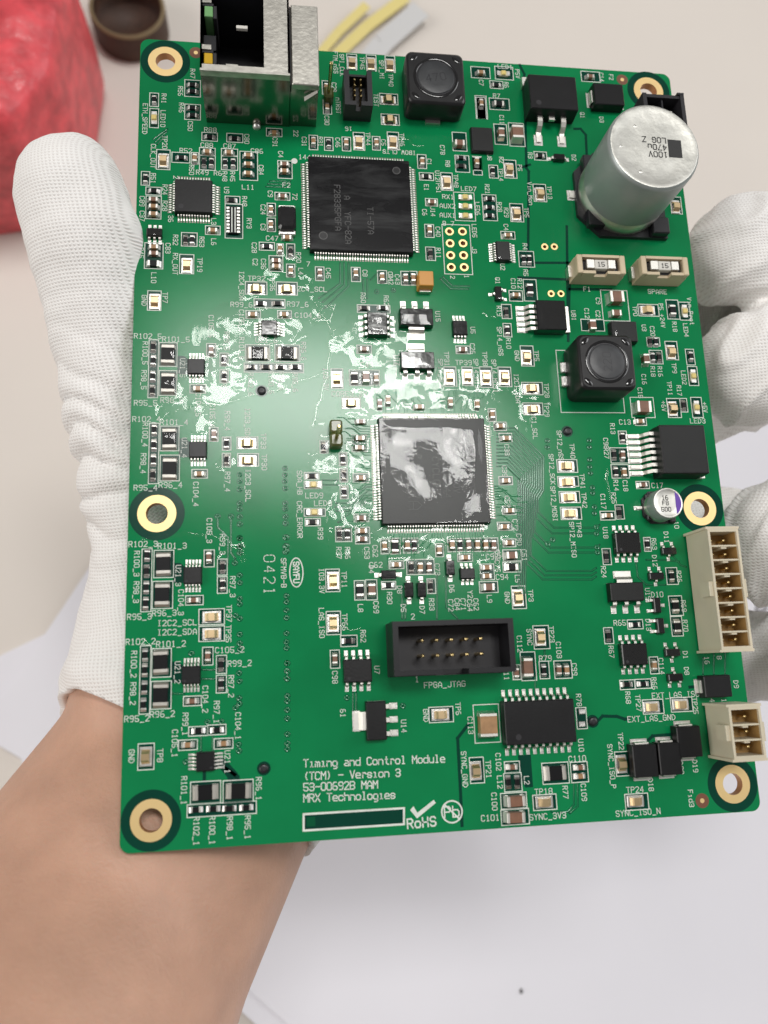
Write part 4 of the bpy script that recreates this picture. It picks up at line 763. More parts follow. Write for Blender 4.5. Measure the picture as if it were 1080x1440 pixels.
for hx, hy in SMALL: put('plated_hole', MB().annulus(0.5, 0.86, 0.04, 'gold', 20).lathe([(0.5, 0.04), (0.5, -TH)], 'barrel', 20), board, (hx, hy, 0))
for hx, hy in PV: put('plated_hole', MB().annulus(0.36, 0.72, 0.03, 'gold', 18).lathe([(0.36, 0.03), (0.36, -TH)], 'barrel', 18), board, (hx, hy, 0))
for hx, hy in PINHOLES:
    put('locating_pin', MB().lathe([(0.80,-1.5),(0.80,0.25),(0.62,0.45),(0.3,0.45)], 'plastic_black', 22).disc(0.3, 0.42, 'plastic_grey', 12), board, (hx, hy, 0))
    put('via_ring', MB().annulus(0.82, 1.12, 0.02, 'mask_bare', 24), board, (hx, hy, 0))
for k in ('fid1', 'fid2', 'fid3'):
    put('fiducial_mark', MB().annulus(0.42, 1.25, 0.012, 'copper_bare', 26).disc(0.42, 0.02, 'gold', 16), board, (*AT[k], 0))

def ridge(b, pts, w, h, mat):
    ps = [Vector(p) for p in pts]; m = len(ps); vs = []; fs = []
    for i, p in enumerate(ps):
        d0 = (ps[i]-ps[i-1]).normalized() if i else (ps[1]-ps[0]).normalized(); d1 = (ps[i+1]-ps[i]).normalized() if i < m-1 else d0
        d = (d0+d1); d = d.normalized() if d.length > 1e-4 else d0; n = Vector((-d.y, d.x))/max(0.5, d.dot(d0))
        for s_, z_ in ((-0.5, 0.006), (-0.28, h*0.85), (0.0, h), (0.28, h*0.85), (0.5, 0.006)): vs.append((p.x+n.x*w*s_, p.y+n.y*w*s_, z_))
    for i in range(m-1):
        for k in range(4): fs.append((i*5+k+1, i*5+k, (i+1)*5+k, (i+1)*5+k+1))
    b.add(vs, fs, mat, True)
tr_b = MB()
for P in TRACES:
    tr_b.ribbon(P, 0.34, 0.004, 'mask_bare'); ridge(tr_b, P, 0.19, 0.05, 'mask_ridge')
rt = random.Random(3); FX, FY = AT['fpga']
for side in range(4):
    Rm = Matrix.Rotation(side*PI/2, 2)
    for k in range(36):
        if rt.random() < 0.25 or (side == 0 and k > 12): continue
        off = (k-17.5)*0.5; l0 = 11.3; l1 = l0+0.5+abs(off)*0.05+rt.random()*1.2; sg = 1 if off > 0 else -1; e = 0.6+rt.random()*2.4
        q = [Vector((l0, off)), Vector((l1, off)), Vector((l1+e, off+sg*e*0.9)), Vector((l1+e+0.6+rt.random()*1.6, off+sg*e*0.9))]
        ridge(tr_b, [Rm @ v + Vector((FX, FY)) for v in q], 0.20, 0.06, 'mask_ridge')
for P in MOATS: tr_b.ribbon(P, 0.55, 0.012, 'mask_bare')
put('mask_traces', tr_b, board, kind='stuff')
va = MB()
for x, y in VIAS:
    va.lathe([(0.44, 0.012), (0.38, 0.06), (0.30, 0.06), (0.18, 0.0)], 'mask_ridge', 16, x, y); va.disc(0.18, 0.022, 'mask_bare', 10, x, y)
    va.annulus(0.44, 0.53, 0.014, 'mask_bare', 16, x, y)
put('vias', va, board, kind='stuff')
# dark copper-free patches under the amplifier channels
for k in ('u21_5', 'u21_4', 'u21_3', 'u21_2'):
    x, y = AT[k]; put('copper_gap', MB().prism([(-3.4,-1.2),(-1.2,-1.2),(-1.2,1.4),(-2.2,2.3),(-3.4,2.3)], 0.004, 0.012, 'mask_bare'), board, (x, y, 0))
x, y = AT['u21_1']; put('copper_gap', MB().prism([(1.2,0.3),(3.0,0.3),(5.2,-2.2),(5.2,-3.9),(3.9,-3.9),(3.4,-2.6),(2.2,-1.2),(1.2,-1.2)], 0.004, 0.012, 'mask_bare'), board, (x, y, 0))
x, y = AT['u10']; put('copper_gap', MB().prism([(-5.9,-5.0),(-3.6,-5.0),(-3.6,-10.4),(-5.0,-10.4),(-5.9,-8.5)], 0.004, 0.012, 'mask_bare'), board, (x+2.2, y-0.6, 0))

# ------------------------------------------------------------------ silkscreen: outlines and stroke lettering
GL = {'A':'00 04 26 44 40|02 42','B':'00 06 36 45 44 33 03|33 42 41 30 00','C':'45 36 16 05 01 10 30 41','D':'00 06 26 44 42 20 00','E':'46 06 00 40|03 33','F':'46 06 00|03 33','G':'45 36 16 05 01 10 30 41 43 23',
'H':'00 06|40 46|03 43','I':'16 36|26 20|10 30','J':'46 41 30 10 01','K':'00 06|46 03 40','L':'06 00 40','M':'00 06 23 46 40','N':'00 06 40 46','O':'01 05 16 36 45 41 30 10 01','P':'00 06 36 45 44 33 03','Q':'01 05 16 36 45 41 30 10 01|22 40',
'R':'00 06 36 45 44 33 03|23 40','S':'45 36 16 05 04 13 33 42 41 30 10 01','T':'06 46|26 20','U':'06 01 10 30 41 46','V':'06 20 46','W':'06 10 23 30 46','X':'00 46|06 40','Y':'06 23 46|23 20','Z':'06 46 00 40',
'0':'01 05 16 36 45 41 30 10 01','1':'15 26 20|10 30','2':'05 16 36 45 44 00 40','3':'05 16 36 45 44 33 13|33 42 41 30 10 01','4':'30 36 02 42','5':'46 06 03 33 42 41 30 10 01','6':'36 16 04 01 10 30 41 42 33 03','7':'06 46 10','8':'13 04 05 16 36 45 44 33 13 02 01 10 30 41 42 33','9':'10 30 42 45 36 16 05 04 13 43',
'_':'0- 4-','-':'03 43','+':'03 43|21 25','.':'20 21','(':'36 24 22 30','i':'10 30|20 24 14','m':'00 04|03 14 23 20|23 34 43 40','n':'00 04|03 14 34 43 40','g':'44 14 03 01 10 40|44 4- 3= 1=','a':'14 34 43 40 10 01 12 42','d':'46 40 10 01 03 14 44','o':'10 01 03 14 34 43 41 30 10',
't':'26 21 30 40|14 34','r':'10 14|13 24 34 43','l':'16 26 20|10 30','u':'04 01 10 30 41|44 40','e':'02 42 43 34 14 03 01 10 40','s':'43 34 14 03 12 32 41 30 10 01','c':'43 34 14 03 01 10 30 41','h':'06 00|03 14 34 43 40','v':'04 20 44','b':'06 00 30 41 43 34 04','p':'04 0=|04 34 43 41 30 00','x':'00 44|04 40',')':'16 24 22 10'}
def strokes(s, h, adv=0.90):
    """polylines of a string, left edge at 0, baseline 0"""
    k = h/6.0; out = []; x = 0
    ym = {'-': -1, '=': -2}
    for ch in s:
        g = GL.get(ch)
        if g:
            for pl in g.split('|'): out.append([(x+int(p[0])*k*0.92, (ym[p[1]] if p[1] in ym else int(p[1]))*k) for p in pl.split()])
        x += h*adv
    return out, x-h*adv+4*k
def lettering(s, h, w, mat='silk', centre=True, z=0.0, adv=0.90):
    b = MB(); P, L = strokes(s, h, adv)
    ox, oy = (-L/2, -h/2) if centre else (0, 0)
    for pl in P: b.ribbon([(x+ox, y+oy) for x, y in pl], w, z, mat)
    return b
SILK_Z = 0.030
for x, y, w, h in OUTLINES:
    hx, hy = w/2, h/2
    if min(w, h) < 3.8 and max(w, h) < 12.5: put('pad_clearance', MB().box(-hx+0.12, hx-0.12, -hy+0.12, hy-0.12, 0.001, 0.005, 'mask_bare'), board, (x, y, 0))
    put('silkscreen_outline', MB().ribbon([(-hx,-hy),(hx,-hy),(hx,hy),(-hx,hy)], 0.15, 0, 'silk', True), board, (x, y, SILK_Z))
for x, y, a, s in TEXTS:
    L = len(s)
    put('silkscreen_text', lettering(s, 0.84 if a else 0.93, 0.115), board, (x, y, SILK_Z+0.012), -math.radians(a), label='white printed lettering %s' % s)
tx = AT['tx1']; ex = AT['tx1e']; rot = math.atan2(ex[1]-tx[1], ex[0]-tx[0])
for k, s in (('tx1', 'Timing and Control Module'), ('tx2', '(TCM) - Version 3'), ('tx3', '53-00692B MAM'), ('tx4', 'MRX Technologies')):
    put('silkscreen_text', lettering(s, 1.20, 0.165, centre=False, adv=(ex[0]-tx[0])/25/1.20), board, (AT[k][0], AT[k][1]-0.6, SILK_Z+0.012), rot, label='white printed lettering %s' % s)
ra, rb_, rc, rd = [AT['rect_'+k] for k in 'abcd']
put('serial_number_field', MB().prism([rd, rc, rb_, ra], 0.004, 0.012, 'mask_bare').ribbon([ra, rb_, rc, rd], 0.34, SILK_Z, 'silk', True).box(ra[0]+0.5, ra[0]+1.9, rd[1]+0.6, ra[1]-0.5, 0.013, 0.016, 'mask_trace'), board)
put('silkscreen_text', lettering('RoHS', 1.45, 0.24, adv=0.9), board, (*AT['rohs'], SILK_Z+0.012), 0.03, label='white printed lettering RoHS')
put('check_mark', MB().add([(-2.1,0.1,0),(-1.5,0.7,0),(-0.9,-0.4,0),(-1.0,-1.3,0)], [(0,3,2,1)], 'silk').add([(-1.0,-1.3,0),(-0.9,-0.4,0),(2.0,1.5,0),(2.35,1.0,0)], [(0,3,2,1)], 'silk'), board, (*AT['check'], SILK_Z))
pb = MB().annulus(1.62, 1.88, 0, 'silk', 40).ribbon([(-1.25, 1.25), (1.25, -1.25)], 0.26, 0.006, 'silk')
pb.merge(lettering('Pb', 1.7, 0.22, adv=0.85), Matrix.Translation((0, 0, 0.01)))
put('lead_free_symbol', pb, board, (*AT['pb'], SILK_Z))
lg = MB(); 
lg.ribbon([(1.15*math.cos(2*PI*k/40), 2.55*math.sin(2*PI*k/40)) for k in range(40)], 0.2, 0, 'silk', True)
lg.merge(lettering('SAYFU', 0.95, 0.2, adv=0.80), Matrix.Rotation(-PI/2, 4, 'Z'))
put('maker_logo', lg, board, (*AT['logo'], SILK_Z), label='white printed oval maker logo')
dg_ = MB(); P, L = strokes('0421', 1.9, 1.0)
for pl in P:
    for i in range(len(pl)-1):
        a, b = Vector(pl[i]), Vector(pl[i+1]); n = max(1, int((b-a).length/0.45))
        for k in range(n):
            p = a.lerp(b, (k+0.2)/n); q = a.lerp(b, (k+0.75)/n); dg_.ribbon([(p.x-L/2, p.y-0.95), (q.x-L/2, q.y-0.95)], 0.14, 0, 'silk')
put('date_code', dg_, board, (*AT['code'], SILK_Z), -PI/2, label='dashed white printed date code 0421')
put('pin_one_dot', MB().disc(0.6, 0, 'silk', 20), board, (*AT['dot1'], SILK_Z))

# ------------------------------------------------------------------ small surface-mount parts
def chip_mesh(kind, L, W_, H_, body, end, e=0.24, pad='solder'):
    b = MB(); hl = L/2; t = L*e
    b.cbox(0, 0, L-2*t+0.1, W_-0.04, 0.03, H_-0.02, 0.05, body)
    for s in (-1, 1):
        b.cbox(s*(hl-t/2), 0, t, W_, 0.02, H_, 0.06, end)
        # solder fillet wedge and pad
        x0, x1 = s*hl, s*(hl+0.34); w = W_/2+0.05
        b.add([(x0,-w,0.03),(x1,-w,0.03),(x1,w,0.03),(x0,w,0.03),(x0,-w*0.9,H_*0.55),(x0,w*0.9,H_*0.55)], [(0,1,2,3),(1,4,5,2) if s < 0 else (1,2,5,4),(0,4,1),(3,2,5),(0,3,5,4)], pad)
        b.box(min(s*(hl-t), x1), max(s*(hl-t), x1), -w, w, 0.003, 0.035, pad)
    b.box(-hl+t, hl-t, -W_/2-0.02, W_/2+0.02, 0.002, 0.02, 'mask_bare')
    return b.mesh(kind)
CH = {
 'c': [chip_mesh('ceramic_capacitor', 1.6, 0.85, 0.80, m, 'tin', 0.25) for m in ('cap_tan', 'cap_tan', 'cap_brown')],
 'c2': [chip_mesh('ceramic_capacitor', 2.0, 1.25, 1.15, 'cap_brown', 'tin', 0.22)],
 'c3': [chip_mesh('ceramic_capacitor', 2.9, 2.3, 1.7, 'cap_brown', 'tin', 0.2)],
 'c1206': [chip_mesh('ceramic_capacitor', 3.2, 1.7, 1.5, 'cap_brown', 'tin', 0.17)],
 'c1210': [chip_mesh('ceramic_capacitor', 3.9, 3.0, 2.0, 'cap_tan', 'tin', 0.14)],
 'r': [chip_mesh('chip_resistor', 1.6, 0.82, 0.45, 'resistor_black', e_, 0.2) for e_ in ('tin', 'solder', 'dark_solder')],
 'r2': [chip_mesh('chip_resistor', 2.1, 1.2, 0.6, 'resistor_black', 'tin', 0.22)],
 'sh': [chip_mesh('shunt_resistor', 3.5, 2.35, 0.65, 'resistor_black', 'tin_dull', 0.18, 'tin_dull')],
}
def led_mesh():
    b = MB().cbox(0, 0, 2.0, 1.1, 0.03, 0.45, 0.05, 'led_white').cbox(0, 0, 1.0, 1.0, 0.4, 0.8, 0.12, 'led_yellow')
    for s in (-1, 1): b.box(min(s*0.8, s*1.35), max(s*0.8, s*1.35), -0.5, 0.5, 0.01, 0.5, 'solder')
    return b.mesh('indicator_led')
CH['led'] = [led_mesh()]
def tp_mesh():
    b = MB().box(-1.55, 1.55, -0.98, 0.98, 0.004, 0.06, 'solder')
    # raised strap: feet, slopes, bar
    b.strip([(-1.4,0.16),(-0.98,0.18),(-0.62,0.62),(-0.5,0.85),(0.5,0.85),(0.62,0.62),(0.98,0.18),(1.4,0.16)], 1.30, 0.22, 'bronze')
    b.box(-0.5, 0.5, -0.6, 0.6, 0.06, 0.75, 'dark_solder')
    for s in (-1, 1): b.cbox(s*1.3, 0, 0.42, 1.7, 0.05, 0.30, 0.06, 'solder')
    return b.mesh('test_point')
CH['tp'] = [tp_mesh()]
NM = {'c':'ceramic_capacitor','c2':'ceramic_capacitor','c3':'ceramic_capacitor','c1206':'ceramic_capacitor','c1210':'ceramic_capacitor','r':'chip_resistor','r2':'chip_resistor','sh':'shunt_resistor','led':'indicator_led','tp':'test_point'}
def place(kind, rows):
    for x, y, v in rows:
        o = put(NM[kind], random.choice(CH[kind]), board, (x, y, 0), (PI/2 if v else 0) + random.uniform(-0.025, 0.025) + (PI if random.random() < 0.5 else 0))
for kk, rows in (('c', CHIP_C), ('c2', CHIP_C2), ('c3', CHIP_C3), ('c1206', CHIP_C1206), ('c1210', CHIP_C1210), ('r', CHIP_R), ('r2', CHIP_R2), ('sh', CHIP_SH), ('led', CHIP_LED), ('tp', CHIP_TP)): place(kk, rows)

# ------------------------------------------------------------------ leaded packages
def gull(reach, w, z_top, th=0.16, pad=True):
    """lead leaving the body at x=0 and reaching outwards along +x"""
    b = MB().strip([(-0.15,z_top),(reach*0.28,z_top),(reach*0.42,z_top*0.78),(reach*0.55,0.16),(reach*0.66,0.11),(reach,0.10)], w, th, 'tin')
    if pad: b.box(reach*0.4, reach+0.35, -w*0.72, w*0.72, 0.003, 0.06, 'solder').cbox(reach*0.8, 0, reach*0.5, w*1.25, 0.02, 0.17, 0.04, 'solder')
    return b
def chip_body(sx, sy, h, mat='epoxy', dot=True, waist=True):
    b = MB(); z0 = 0.08; mid = h*0.5
    b.cbox(0, 0, sx, sy, mid, h, min(0.14, h*0.12), mat, taper=0.07)
    b.cbox(0, 0, sx-0.02, sy-0.02, z0, mid+0.02, 0.05, mat)
    if dot: b.annulus(0.0, min(sx, sy)*0.07, h+0.002, 'plastic_grey', 16, -sx*0.32, -sy*0.32)
    return b
LEADCACHE = {}
def package(name, key, sx, sy, h, rows, reach, lw, rz=0.0, mat='epoxy', dot=True, label=None, extra=None, lead_z=None):
    """rows: list of (side, count, pitch); side 0=+x 1=+y 2=-x 3=-y in the package's own frame"""
    o = put(name, chip_body(sx, sy, h, mat, dot), board, (*AT[key], 0), rz, label)
    ck = (reach, lw, h)
    if ck not in LEADCACHE: LEADCACHE[ck] = gull(reach, lw, lead_z or h*0.5).mesh('lead')
    for side, n, pitch in rows:
        for k in range(n):
            off = (k-(n-1)/2)*pitch; a = side*PI/2
            r = sx/2 if side % 2 == 0 else sy/2
            px, py = r*math.cos(a)-off*math.sin(a), r*math.sin(a)+off*math.cos(a)
            put('lead', LEADCACHE[ck], o, (px, py, 0), a)
    if extra: extra(o)
    return o
def pin_rows(o, body, n, pitch, reach, lw, h):
    one = gull(reach, lw, h*0.5, 0.13, pad=False)
    for side in range(4):
        b = MB(); a = side*PI/2
        for k in range(n):
            off = (k-(n-1)/2)*pitch
            M = Matrix.Rotation(a, 4, 'Z') @ Matrix.Translation((body/2, off, 0))
            b.merge(one, M)
        for k in range(n):
            off = (k-(n-1)/2)*pitch
            bb = MB().box(body/2+reach*0.45, body/2+reach+0.3, off-lw*0.62, off+lw*0.62, 0.004, 0.05, 'dark_solder')
            b.merge(bb, Matrix.Rotation(a, 4, 'Z'))
        put('pin_row', b, o, kind='stuff')

# quad flat packs
def dimple(x, y, r, z): return MB().annulus(r*0.8, r, z+0.004, 'epoxy_mark', 22, x, y).disc(r*0.8, z+0.003, 'epoxy', 22, x, y)
mcu = put('processor_chip', chip_body(20.0, 20.0, 1.5, 'epoxy_wiped', False), board, (*AT['mcu'], 0), label='large black square flat chip with faded vertical print')
pin_rows(mcu, 20.0, 36, 0.51, 1.05, 0.24, 1.4)
d = MB(); d.merge(dimple(-7.4, -7.0, 0.85, 1.5), Matrix()).merge(dimple(7.3, 7.6, 0.8, 1.5), Matrix()); put('dimple', d, mcu)
for i, (s, x, y, hh) in enumerate((('F28335PGFA', -4.5, -1.0, 1.1), ('A', -2.6, 1.2, 1.1), ('YFC-82A', -2.6, -5.2, 1.1), ('TI-57A', 1.8, -3.5, 1.1))):
    put('chip_print', lettering(s, hh, 0.13, 'epoxy_mark'), mcu, (x, y, 1.503), -PI/2)
fpga = put('logic_chip', chip_body(20.0, 20.0, 1.5, 'epoxy', False), board, (*AT['fpga'], 0), label='black square flat chip with a shiny wavy lacquer film')
pin_rows(fpga, 20.0, 36, 0.50, 1.05, 0.22, 1.4)
for i, (s, x, y, hh) in enumerate((('ALTERA', -3.8, -1.2, 2.4), ('CYCLONE', 0.3, -1.2, 1.2), ('EP3C10E144', 2.2, 0, 1.2), ('K BAA9 0V', 4.0, 0, 1.1), ('SINGAPORE', 7.0, -2.0, 0.8))):
    put('chip_print', lettering(s, hh, 0.12, 'epoxy_mark'), fpga, (x, y, 1.503), -PI/2)
qfp = put('transceiver_chip', chip_body(7.0, 7.0, 1.4, 'epoxy', True), board, (*AT['qfp48'], 0), label='small black square flat chip with twelve pins per side')
pin_rows(qfp, 7.0, 12, 0.51, 1.05, 0.25, 1.3)

# five-channel amplifier chips
for k, rz in (('u21_6', PI/2), ('u21_5', 0), ('u21_4', 0), ('u21_3', 0), ('u21_2', 0), ('u21_1', PI/2)):
    package('amplifier_chip', k, 3.1, 3.0, 1.0, [(1, 5, 0.56), (3, 5, 0.56)], 0.95, 0.24, rz, 'epoxy_gloss' if k in ('u21_6',) else 'epoxy')
package('amplifier_chip', 'msop_u5', 2.95, 3.0, 1.0, [(1, 4, 0.65), (3, 4, 0.65)], 0.95, 0.30, 0, 'epoxy_gloss')
package('driver_chip', 'ssop', 2.9, 4.2, 1.1, [(0, 8, 0.50), (2, 8, 0.50)], 0.85, 0.24, 0)
package('driver_chip', 'soic_a', 3.9, 4.7, 1.6, [(0, 4, 1.2), (2, 4, 1.2)], 1.1, 0.46, 0, 'epoxy_gloss')
for k in ('u18', 'u20', 'u7'): package('driver_chip', k, 4.9 if k != 'u7' else 4.9, 3.95, 1.6, [(1, 4, 1.25), (3, 4, 1.25)], 1.15, 0.46, 0, 'epoxy_gloss' if k != 'u7' else 'epoxy')
package('isolator_chip', 'u10', 12.7, 7.4, 2.4, [(1, 10, 1.25), (3, 10, 1.25)], 1.5, 0.44, 0, label='long black twenty pin chip with two lead rows')
# three-lead regulators with a wide tab
def sot223(key, rz):
    def ex(o):
        put('tab', MB().strip([(-0.3,0.85),(0.5,0.85),(0.85,0.5),(1.1,0.14),(2.0,0.12)], 3.0, 0.26, 'tin').box(0.9, 2.2, -1.7, 1.7, 0.003, 0.06, 'solder'), o, (0, 1.75, 0), PI/2)
    package('voltage_regulator', key, 6.5, 3.5, 1.7, [(3, 3, 2.25)], 1.75, 0.72, rz, 'epoxy_gloss' if key in ('sot223_15', 'sot223_16') else 'epoxy', False, extra=ex)
sot223('sot223_15', PI); sot223('sot223_16', 0); sot223('u19', 0); sot223('u14', PI/2)
# tiny three-lead transistors and diodes
for k, rz in (('d11', 0), ('d12', 0), ('d1', 0), ('d8', PI), ('d10', PI/2), ('d13', PI/2), ('q1', -PI/2)):
    package('small_transistor', k, 2.9, 1.4, 1.0, [(1, 2, 1.9), (3, 1, 1)], 0.75, 0.42, rz, 'epoxy_gloss', False)
package('small_transistor', 'sot6', 2.9, 1.7, 1.1, [(1, 3, 0.95), (3, 3, 0.95)], 0.75, 0.40, 0, 'epoxy_gloss', False)
package('crystal_chip', 'y2', 2.7, 2.0, 1.0, [(1, 3, 0.85), (3, 3, 0.85)], 0.6, 0.36, 0, 'epoxy', False)
def diode(key, rz, L=2.7, W_=1.6, h=1.1):
    package('small_diode', key, L, W_, h, [(0, 1, 1), (2, 1, 1)], 0.75, 0.55, rz, 'epoxy_gloss', False)
diode('d4', 0); diode('d5', PI/2); diode('d7', PI/2); diode('d6', PI/2); diode('d2', 0, 2.4, 1.4)
def power_diode(key, sx, sy, h, rz):
    o = put('power_diode', chip_body(sx, sy, h, 'epoxy', False), board, (*AT[key], 0), rz)
    for s in (0, 1):
        put('terminal', MB().strip([(-0.1,h*0.55),(0.14,h*0.55),(0.22,h*0.45),(0.24,0.2),(0.1,0.1),(-0.6,0.08)], sy*0.55, 0.18, 'tin').box(-0.4, 0.75, -sy*0.34, sy*0.34, 0.003, 0.05, 'solder'), o, ((sx/2) if s == 0 else -sx/2, 0, 0), s*PI)
power_diode('d3_top', 6.6, 5.2, 2.3, 0); power_diode('d9', 5.3, 4.0, 2.2, 0)
power_diode('d19', 5.4, 4.6, 2.2, PI/2); power_diode('d18', 5.6, 4.6, 2.2, PI/2); power_diode('d20', 5.6, 4.2, 2.2, PI/2)
# power packages with a tab
x, y = AT['d2pak_top']
o = put('power_transistor', chip_body(10.2, 8.0, 4.1, 'epoxy', True), board, (x, y, 0), label='large black power transistor with two bent silver legs')
put('tab', MB().box(-5.3, 5.2, 3.6, 5.6, 0.02, 1.2, 'tin'), o)
for s in (-1, 1): put('lead', MB().strip([(-0.2,1.9),(1.2,1.9),(1.9,1.5),(2.6,0.4),(3.2,0.18),(4.8,0.15)], 1.0, 0.5, 'tin').box(3.0, 5.4, -0.9, 0.9, 0.003, 0.06, 'solder'), o, (s*2.5, -4.0, 0), -PI/2)
put('lead', MB().box(0, 0.9, -0.6, 0.6, 1.6, 2.2, 'tin'), o, (0, -4.0, 0), -PI/2)
x, y = AT['dpak81']
o = put('voltage_regulator', chip_body(6.0, 6.3, 2.4, 'epoxy_gloss', False), board, (x, y, 0))
put('tab', MB().box(2.7, 4.2, -2.7, 2.7, 0.02, 0.6, 'tin'), o)
for k in range(5): put('lead', MB().strip([(-0.1,1.1),(0.9,1.1),(1.4,0.5),(1.8,0.15),(3.0,0.13)], 0.62, 0.3, 'tin').box(1.2, 3.3, -0.48, 0.48, 0.003, 0.07, 'solder').cbox(2.5, 0, 1.3, 0.8, 0.02, 0.28, 0.08, 'solder'), o, (-3.0, (k-2)*1.14, 0), PI)
x, y = AT['d2pak7_top']
o = put('voltage_regulator', chip_body(9.2, 9.6, 4.3, 'epoxy', False), board, (x, y, 0), label='big black power regulator with seven flat silver leads')
put('tab', MB().box(4.2, 5.3, -4.9, 4.9, 0.02, 1.2, 'tin'), o)
for k in range(7): put('lead', MB().strip([(-0.2,2.0),(0.9,2.0),(1.5,1.2),(2.0,0.25),(2.6,0.16),(4.4,0.15)], 0.66, 0.45, 'tin').box(2.0, 4.7, -0.48, 0.48, 0.003, 0.06, 'solder'), o, (-4.6, (k-3)*1.22, 0), PI)
put('power_switch_chip', chip_body(4.6, 5.6, 1.0, 'epoxy', False), board, (*AT['qfn'], 0))
put('power_switch_chip', chip_body(5.4, 4.4, 1.6, 'epoxy', False), board, (*AT['blk_u3'], 0))
# resistor network, choke, tantalum
b = MB().cbox(0, 0, 1.9, 5.6, 0.03, 0.6, 0.06, 'resistor_black')
for k in range(8):
    for s in (-1, 1): b.box(min(s*0.7, s*1.25), max(s*0.7, s*1.25), -2.45+k*0.7-0.2, -2.45+k*0.7+0.2, 0.01, 0.62, 'tin')
b.box(-0.35, -0.15, -2.6, 2.6, 0.6, 0.61, 'silk'); b.box(0.25, 0.45, -2.6, 2.6, 0.6, 0.61, 'silk')
put('resistor_network', b, board, (*AT['rn'], 0))
o = put('choke_coil', MB().cbox(0, 0, 3.4, 4.9, 0.1, 2.0, 0.5, 'epoxy_gloss'), board, (*AT['xtal'], 0))
for s in (-1, 1): put('terminal', MB().cbox(0, s*2.65, 3.2, 0.9, 0.02, 0.9, 0.15, 'solder'), o)
o = put('tantalum_capacitor', MB().cbox(0, 0, 3.0, 3.2, 0.15, 2.6, 0.12, 'tantalum', taper=0.1), board, (*AT['tant_top'], 0), label='orange block capacitor')
for s in (-1, 1): put('terminal', MB().box(-1.1, 1.1, min(s*1.5, s*2.0), max(s*1.5, s*2.0), 0.02, 1.0, 'tin'), o)

# ------------------------------------------------------------------ inductors
def rsq(h, r, n=7):
    out = []
    for cx, cy, a0 in ((h-r,h-r,0),(-h+r,h-r,90),(-h+r,-h+r,180),(h-r,-h+r,270)):
        for k in range(n): a = math.radians(a0+k*90/(n-1)); out.append((cx+r*math.cos(a), cy+r*math.sin(a)))
    return out
def inductor(key, half, h, label, rz=0.0, pads=0):
    o = empty('power_inductor', parent=board); o.location = (AT[key][0]*MM, AT[key][1]*MM, 0); o.rotation_euler.z = rz; o['label'] = label
    b = MB(); rings = [(half, 0.3, 1.3), (half, h-0.55, 1.3), (half-0.15, h-0.2, 1.25), (half-0.5, h, 1.15)]
    vs = []; fs = []
    for hf, z, r in rings: vs += [(x, y, z) for x, y in rsq(hf, r)]
    m = 28
    for j in range(3):
        for k in range(m): fs.append((j*m+k, j*m+(k+1)%m, (j+1)*m+(k+1)%m, (j+1)*m+k))
    b.add(vs, fs, 'ferrite', True)
    b.add(vs[3*m:], [tuple(range(m))], 'ferrite')
    b.annulus(half*0.63, half*0.74, h+0.006, 'plastic_black', 40)
    put('shield', b, o)
    put('core', MB().lathe([(half*0.63, h+0.002), (half*0.63, h+0.07), (half*0.60, h+0.12), (half*0.3, h+0.13), (0.02, h+0.13)], 'ferrite_core', 40), o)
    for k in range(4): put('resin_bead', MB().lathe([(half*0.78, h+0.004), (half*0.755, h+0.10), (half*0.70, h+0.10), (half*0.675, h+0.01)], 'epoxy_gloss', 40), o) if k == 0 else None
    for sx in (-1, 1):
        for sy in (-1, 1): put('corner_notch', MB().lathe([(0.75, h-0.01), (0.6, h+0.07), (0.3, h+0.11), (0.02, h+0.12)], 'epoxy_gloss', 14), o, (sx*half*0.73, sy*half*0.73, 0), sx*sy*PI/4).scale = (0.7, 1.35, 1)
    put('chip_print', lettering('220' if pads else '470', half*0.28, 0.16, 'plastic_black'), o, (0, 0, h+0.134), 0.2 if not pads else PI/2)
    if pads == 0:
        for s in (-1, 1): put('terminal', MB().box(-1.5, 1.5, min(s*half, s*(half+0.7)), max(s*half, s*(half+0.7)), 0.02, 0.5, 'tin'), o)
    else:
        for sy in (-1, 1):
            for s in (-1, 1): put('terminal', MB().cbox(s*(half+0.3), sy*1.4, 1.4, 2.2, 0.02, 0.9, 0.2, 'solder'), o)
inductor('l1top', 5.85, 5.3, 'black square shielded coil at the board edge near the transistor')
inductor('l3top', 5.45, 7.3, 'tall black square shielded coil with round core in the middle of the board', 0.0, 1)

